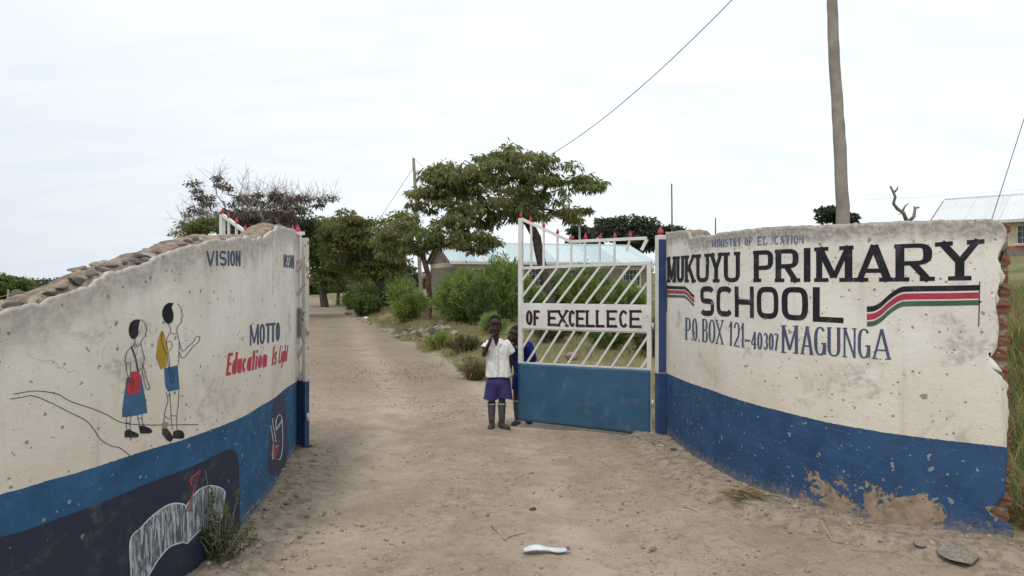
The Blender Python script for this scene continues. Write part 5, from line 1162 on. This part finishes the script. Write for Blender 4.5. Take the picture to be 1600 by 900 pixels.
def ell(mb, c, r, rot=None, n=18, m=12):
    c = Vector(c); M = rot or Matrix.Identity(3); V = []; Fc = []
    for i in range(1, m):
        th = math.pi*i/m
        for j in range(n): ph = 2*math.pi*j/n; V.append(c+M@Vector((math.sin(th)*math.cos(ph)*r[0], math.sin(th)*math.sin(ph)*r[1], math.cos(th)*r[2])))
    k = m-1; Fc = [(i*n+j, (i+1)*n+j, (i+1)*n+(j+1) % n, i*n+(j+1) % n) for i in range(k-1) for j in range(n)]
    V += [c+M@Vector((0, 0, r[2])), c+M@Vector((0, 0, -r[2]))]; T, B = len(V)-2, len(V)-1
    Fc += [(T, j, (j+1) % n) for j in range(n)]+[(B, (k-1)*n+(j+1) % n, (k-1)*n+j) for j in range(n)]; mb.add(V, Fc)
def fuse(mb, name, mat, parent, vox=.006, smooth=3, wrinkle=0, wscale=14):
    me = mb.mesh(name+'_raw'); o = bpy.data.objects.new('tmp', me); COL.objects.link(o)
    m = o.modifiers.new('r', 'REMESH'); m.mode = 'VOXEL'; m.voxel_size = vox
    if smooth: s_ = o.modifiers.new('s', 'SMOOTH'); s_.iterations = smooth; s_.factor = .5
    dg = bpy.context.evaluated_depsgraph_get(); dg.update(); m2 = bpy.data.meshes.new_from_object(o.evaluated_get(dg)); bpy.data.objects.remove(o)
    if wrinkle:
        n = len(m2.vertices); co = np.empty(n*3); m2.vertices.foreach_get('co', co); co = co.reshape(-1, 3); no = np.empty(n*3); m2.vertex_normals.foreach_get('vector', no); no = no.reshape(-1, 3)
        w = fbm(co[:, 0]*wscale+co[:, 2]*wscale*.5, co[:, 2]*wscale*.45+co[:, 1]*wscale, 3, 3)*wrinkle*2; m2.vertices.foreach_set('co', (co+no*w[:, None]).ravel()); m2.update()
    m2.name = name; return link(name, m2, mat, parent, True)
def hand(mb, wrist, dirv, palmn, s=1.0, curl=.8, side=1):
    """palm + four curled fingers of different lengths + thumb from the palm's side"""
    d = Vector(dirv).normalized(); pn = Vector(palmn); pn = (pn-d*pn.dot(d)).normalized(); sd = d.cross(pn)*side; w = Vector(wrist)
    rcone(mb, w, w+d*.030*s, .016*s, .020*s); pc = w+d*.034*s
    for k in range(4):
        o = sd*(.0125*(k-1.5))*s; rcone(mb, pc-d*.012*s+o*.8, pc+d*.018*s+o, .0105*s, .0095*s, 8)
        L = (.024, .028, .026, .020)[k]*s; p = pc+d*.022*s+o; ang = .3*curl; dd = d
        for j, f in enumerate((1, .75, .6)):
            a = ang+curl*.65*j; dd = (d*math.cos(a)+pn*math.sin(a)).normalized(); q = p+dd*L*f; rcone(mb, p, q, (.0078-.0007*j)*s, (.0072-.0008*j)*s, 8); p = q
    p = pc-d*.018*s-sd*.018*s; q = p+(d*.55-sd*.75+pn*.5).normalized()*.026*s; rcone(mb, p, q, .0095*s, .0082*s, 8); rcone(mb, q, q+(d*.85-sd*.1+pn*.5).normalized()*.022*s, .008*s, .0068*s, 8)
def head(mb, c, rot, s=1.0, xs=.92):
    """c = centre of the head, rot maps local (x right, -y face, z up)"""
    L = lambda x, y, z: Vector(c)+rot@Vector((x*s*.93, y*s, z*s))
    E = lambda p, r, rr=None: ell(mb, L(*p), [r[0]*s*.93, r[1]*s, r[2]*s], rot@(rr or Matrix.Identity(3)))
    E((0, .012, .022), (.070, .088, .082)); E((0, -.02, -.02), (.058, .062, .075)); E((0, -.042, -.062), (.034, .036, .030)); E((0, -.060, -.078), (.018, .016, .015))
    for x in (-1, 1):
        E((x*.036, -.048, -.028), (.025, .024, .030)); E((x*.071, .012, -.006), (.010, .020, .026)); E((x*.026, -.062, .028), (.026, .014, .011)); E((x*.011, -.082, -.026), (.010, .011, .009))
        E((x*.040, -.02, -.055), (.024, .045, .022))
    E((0, -.078, -.010), (.010, .014, .024)); E((0, -.089, -.022), (.013, .012, .011)); E((0, -.076, -.050), (.025, .014, .0075)); E((0, -.073, -.062), (.021, .014, .008)); E((0, -.060, .045), (.05, .024, .03))
def headparts(t, c, rot, s):
    L = lambda x, y, z: Vector(c)+rot@Vector((x*s*.93, y*s, z*s))
    for x in (-1, 1):
        m = MB(); ell(m, L(x*.027, -.0745, .010), (.0095*s, .006*s, .0045*s), rot, 12, 8); e = m.build('eye', mat_eye, t, True)
        m = MB(); ell(m, L(x*.027, -.0795, .010), (.0048*s, .0030*s, .0048*s), rot, 10, 6); m.build('pupil', mat_pupil, e, True)
        m = MB(); rcone(m, L(x*.014, -.081, .029), L(x*.044, -.071, .028), .0035*s, .003*s, 8); m.build('eyebrow', mat_hair, t, True)
    m = MB(); ell(m, L(0, -.083, -.0495), (.023*s, .008*s, .0055*s), rot, 14, 8); ell(m, L(0, -.0795, -.0600), (.019*s, .008*s, .0065*s), rot, 14, 8); m.build('lips', mat_lip, t, True)
    m = MB(); n = 30   # cropped hair cap
    V = []; Fc = []; mm = 14
    for i in range(mm+1):
        for j in range(n):
            ph = 2*math.pi*j/n; fr = max(0, -math.sin(ph)); lim = 1.92-fr*1.12-.28*abs(math.cos(ph)); th = lim*i/mm
            V.append(L(.0722*math.sin(th)*math.cos(ph), .013+.0905*math.sin(th)*math.sin(ph), .023+.0845*math.cos(th)))
    for i in range(mm):
        for j in range(n): Fc.append((i*n+j, (i+1)*n+j, (i+1)*n+(j+1) % n, i*n+(j+1) % n))
    me = pymesh('hair', V, Fc); me.materials.append(mat_hair); o = link('hair', me, None, t, True); md = o.modifiers.new('s', 'SOLIDIFY'); md.thickness = .006; md.offset = -1
def shoe(t, ankle, toe, w=.036):
    a = Vector(ankle); b = Vector(toe); d = (b-a); d.z = 0; d.normalize(); m = MB(); z = a.z
    rcone(m, a+Vector((0, 0, .042))-d*.02, a+Vector((0, 0, .034))+d*.01, .034, .034); rcone(m, a+Vector((0, 0, .028)), a+d*.12+Vector((0, 0, .022)), .032, .031); rcone(m, a-d*.025+Vector((0, 0, .028)), a+d*.02+Vector((0, 0, .028)), .031, .032)
    o = fuse(m, 'shoe', mat_shoe, t, .005, 2); n = len(o.data.vertices)
    for v in o.data.vertices: v.co.z = max(v.co.z, z+.004)
    q = Matrix((d, Vector((-d.y, d.x, 0)), Vector((0, 0, 1)))).transposed()
    m = MB(); m.box(a+d*.05+Vector((0, 0, .006)), (.205, .064, .012), q); s_ = m.build('shoe_sole', mat_dk, o); bevel(s_, .012, 3)
def sock(t, a, b, ra, rb):
    m = MB(); a = Vector(a); b = Vector(b); n = 8; m.tube([a.lerp(b, i/n) for i in range(n+1)], [rb+(ra-rb)*(1-(i/n)**1.6)+.001*math.sin(i*2.1) for i in range(n+1)], 16); s_ = m.build('sock', mat_sock, t, True)
    d = (a-b).normalized(); m = MB(); m.tube([a-d*.016, a-d*.008], ra+.0035, 16); m.build('sock_stripe', mat_sockw, s_, True)
def person1():
    o = Vector((-.160, 7.76, gh(-.16, 7.76)-.002)); t = empty('person', o, 'boy in white short-sleeved shirt and purple blue shorts standing with hand at his chin', 'person')
    V3 = Vector; b = MB()
    # pixel scale 139 px per metre; x to the right of the picture, -y towards the viewer
    hipL, hipR = V3((-.045, 0, .56)), V3((.055, 0, .56)); knL, knR = V3((-.068, -.012, .315)), V3((.048, -.008, .315)); anL, anR = V3((-.068, .0, .06)), V3((.045, .0, .06))
    for h, k, a in ((hipL, knL, anL), (hipR, knR, anR)):
        rcone(b, h, k, .066, .042); rcone(b, k, k.lerp(a, .35), .040, .036); rcone(b, k.lerp(a, .3), a, .037, .024); rcone(b, a, a+V3((0, -.06, -.035)), .024, .022)
    rcone(b, (.005, .01, .60), (.003, .015, .72), .088, .084, 18, .75, (0, 1, 0)); rcone(b, (.003, .015, .72), (-.003, .01, .90), .086, .100, 18, .72, (0, 1, 0)); rcone(b, (-.10, .01, .945), (.09, .01, .955), .034, .034)
    rcone(b, (-.005, .012, .94), (-.030, -.005, 1.07), .040, .038)
    shA, elA, wrA = V3((-.128, .0, .945)), V3((-.150, -.075, .838)), V3((-.086, -.142, .972))
    rcone(b, shA, elA+V3((0, 0, -.01)), .036, .027); rcone(b, elA, wrA, .0275, .0185); hand(b, wrA, (.22, .16, .95), (.85, .5, .1), 1.08, 1.0, -1)
    shB, elB, wrB = V3((.118, .02, .945)), V3((.150, .06, .80)), V3((.140, .12, .64))
    rcone(b, shB, elB, .036, .027); rcone(b, elB, wrB, .027, .019); hand(b, wrB, (0, .1, -1), (-1, 0, 0), .95, .5)
    hc = V3((-.034, -.024, 1.150)); rot = Matrix.Rotation(R(6), 3, 'Z')@Matrix.Rotation(R(7), 3, 'X')@Matrix.Rotation(R(3), 3, 'Y'); head(b, hc, rot, 1.10)
    fuse(b, 'body', mat_skin, t, .005, 3); headparts(t, hc, rot, 1.10)
    # shirt: lofted torso with open V neck
    nz, na = 46, 72; V = []; Fc = []
    for i in range(nz+1):
        f = i/nz; z = .585+.415*f; k = [0, .2, .45, .7, .84, .93, 1]
        rx = np.interp(f, k, [.142, .132, .124, .138, .146, .112, .050]); ry = np.interp(f, k, [.108, .100, .094, .098, .088, .066, .046]); cx = np.interp(f, [0, 1], [.008, -.014]); zz = z
        for j in range(na):
            a = 2*math.pi*j/na; ca, sa = math.cos(a), math.sin(a); r = 1+.035*math.sin(a*7+z*16+2*math.sin(z*9))*(1-f*.6)+.02*math.sin(a*13-z*31)
            sq = 1/((abs(ca)**2.6+abs(sa)**2.6)**(1/2.6)); front = max(0, -sa); v_ = (f-.80)/.2; dx = abs(ca*rx-(-.008))
            if front > .2 and v_ > 0 and dx < .042*v_: r *= .55
            V.append((cx+ca*rx*sq*r, .012+sa*ry*sq*r, zz+.006*math.sin(a*3)*(f == 0)-.01*(sa < -.5)*(1-f)))
    for i in range(nz):
        for j in range(na): Fc.append((i*na+j, i*na+(j+1) % na, (i+1)*na+(j+1) % na, (i+1)*na+j))
    sm = MB(); sm.add(V, Fc); sh = sm.build('shirt', mat_shirt, t, True); md = sh.modifiers.new('s', 'SOLIDIFY'); md.thickness = .003
    def sleeve(a, e, ra, rb):
        m = MB(); a = V3(a); e = V3(e); n = 9; m.tube([a.lerp(e, i/n) for i in range(n+1)], [ra+(rb-ra)*i/n+.003*math.sin(i*2.1) for i in range(n+1)], 24, False)
        s_ = m.build('sleeve', mat_shirt, sh, True); md = s_.modifiers.new('s', 'SOLIDIFY'); md.thickness = .003; m = MB(); ell(m, a, (ra*1.02, ra*1.0, ra*.9)); m.build('shoulder_seam', mat_shirt, sh, True)
    sleeve((-.100, .008, .940), (-.146, -.040, .882), .052, .054); sleeve((.094, .012, .942), (.148, .038, .838), .052, .056)
    m = MB()
    for sx in (-1, 1): m.add([(-.012+sx*.012, -.102, .915), (-.012+sx*.066, -.082, .955), (-.02+sx*.062, -.052, 1.005), (-.02+sx*.034, -.062, 1.012), (-.012+sx*.028, -.092, .955)], [(0, 1, 2, 3, 4)])
    c = m.build('collar', mat_shirt, sh); md = c.modifiers.new('s', 'SOLIDIFY'); md.thickness = .004
    for z in (.66, .74, .82, .89):
        m = MB(); m.tube([(-.002, -.104-.006*(z < .7), z), (-.002, -.109-.006*(z < .7), z)], .005, 8); m.build('button', mat_grille, sh, True)
    m = MB(); m.box((-.005, -.098, .75), (.024, .006, .30)); m.build('placket', mat_shirt, sh)
    # shorts
    m = MB(); rcone(m, (.005, .01, .575), (.006, .01, .51), .112, .125, 22, .84, (0, 1, 0))
    for h, k in (((-.045, .008, .52), (-.082, 0, .300)), ((.058, .008, .52), (.090, 0, .308))): rcone(m, h, k, .088, .087, 20, .9)
    s_ = fuse(m, 'shorts', mat_shorts, t, .007, 3, .010, 11)
    for v in s_.data.vertices: v.co.z = max(v.co.z, .322+.012*math.sin(v.co.x*25)+(.008 if v.co.x > 0 else 0)); v.co.z = min(v.co.z, .625)
    for k, a, q in ((knL, anL, V3((-.078, -.10, 0))), (knR, anR, V3((.10, -.085, 0)))):
        sock(t, k.lerp(a, .12), a, .045, .032); shoe(t, V3((a.x, a.y, 0)), q)
def person2():
    o = Vector((.075, 8.02, gh(.075, 8.02)-.002)); t = empty('person', o, 'boy in blue sweater peeking round the edge of the gate leaf and gripping its bar', 'person')
    V3 = Vector; b = MB()
    # standing behind the free stile, leaning to the left past it
    hip1, hip2 = V3((.00, .05, .56)), V3((.11, .06, .56)); kn1, kn2 = V3((-.022, .0, .31)), V3((.13, .05, .31)); an1, an2 = V3((-.012, .0, .06)), V3((.12, .08, .06))
    for h, k, a in ((hip1, kn1, an1), (hip2, kn2, an2)):
        rcone(b, h, k, .064, .040); rcone(b, k, k.lerp(a, .35), .039, .035); rcone(b, k.lerp(a, .3), a, .036, .024); rcone(b, a, a+V3((-.02, -.06, -.035)), .024, .022)
    rcone(b, (.055, .06, .58), (.05, .06, .74), .088, .09, 18, .75, (0, 1, 0)); rcone(b, (.05, .06, .74), (.03, .05, .87), .09, .095, 18, .72, (0, 1, 0)); rcone(b, (-.05, .03, .90), (.12, .07, .90), .034, .034)
    rcone(b, (.0, .03, .89), (-.03, -.02, .97), .034, .034)
    hc = V3((-.047, -.060, 1.045)); rot = Matrix.Rotation(R(-10), 3, 'Z')@Matrix.Rotation(R(24), 3, 'Y')@Matrix.Rotation(R(14), 3, 'X'); head(b, hc, rot, 1.02)
    sh2, el2, wr2 = V3((.125, .06, .905)), V3((.185, .02, .745)), V3((.064, -.200, .965))
    el2 = V3((.170, .03, .76))
    rcone(b, sh2, el2, .036, .028); rcone(b, el2, wr2+V3((0, .05, -.01)), .028, .02)
    wr2 = wr2+V3((0, .05, -.01)); hand(b, wr2, (-.55, -.80, .30), (-.85, .50, 0), 1.0, 1.0, 1)
    sh1, el1, wr1 = V3((-.055, .04, .885)), V3((-.060, .07, .73)), V3((.02, .09, .60)); rcone(b, sh1, el1, .034, .027); rcone(b, el1, wr1, .027, .019); hand(b, wr1, (.2, 0, -1), (1, 0, 0), .92, .5)
    fuse(b, 'body', mat_skin, t, .005, 3); headparts(t, hc, rot, 1.02)
    m = MB(); rcone(m, (.055, .06, .52), (.052, .06, .74), .104, .108, 20, .8, (0, 1, 0)); rcone(m, (.05, .06, .74), (.035, .05, .855), .108, .104, 20, .78, (0, 1, 0)); rcone(m, (-.045, .035, .885), (.115, .062, .885), .048, .050)
    rcone(m, sh1, el1, .048, .040); rcone(m, el1, V3(el1).lerp(wr1, .85), .040, .032)
    s_ = fuse(m, 'sweater', mat_sweat2, t, .007, 2, .008, 13)
    m = MB(); rcone(m, sh2, el2, .052, .045); rcone(m, el2, V3(el2).lerp(wr2, .72), .044, .033); fuse(m, 'sleeve', mat_sweat, s_, .006, 2, .010, 16)
    m = MB(); m.tube([(-.004, .022, .905), (-.013, .006, .935)], [.050, .043], 18, False); c = m.build('collar', cloth('pale blue collar', (.30, .34, .45)), t, True); md = c.modifiers.new('s', 'SOLIDIFY'); md.thickness = .004
    m = MB(); rcone(m, (.055, .055, .60), (.055, .05, .52), .100, .11, 20, .82, (0, 1, 0))
    for h, k in ((hip1+V3((0, 0, -.03)), V3((-.014, .012, .385))), (hip2+V3((0, 0, -.03)), V3((.125, .05, .385)))): rcone(m, h, k, .075, .066, 18)
    s_ = fuse(m, 'shorts', mat_sweat2, t, .007, 3, .008, 12)
    for v in s_.data.vertices: v.co.z = max(v.co.z, .405)
    for k, a, q in ((kn1, an1, V3((-.05, -.10, 0))), (kn2, an2, V3((.14, -.1, 0)))): sock(t, k.lerp(a, .1), a, .044, .032); shoe(t, V3((a.x, a.y, 0)), q)
person1(); person2()
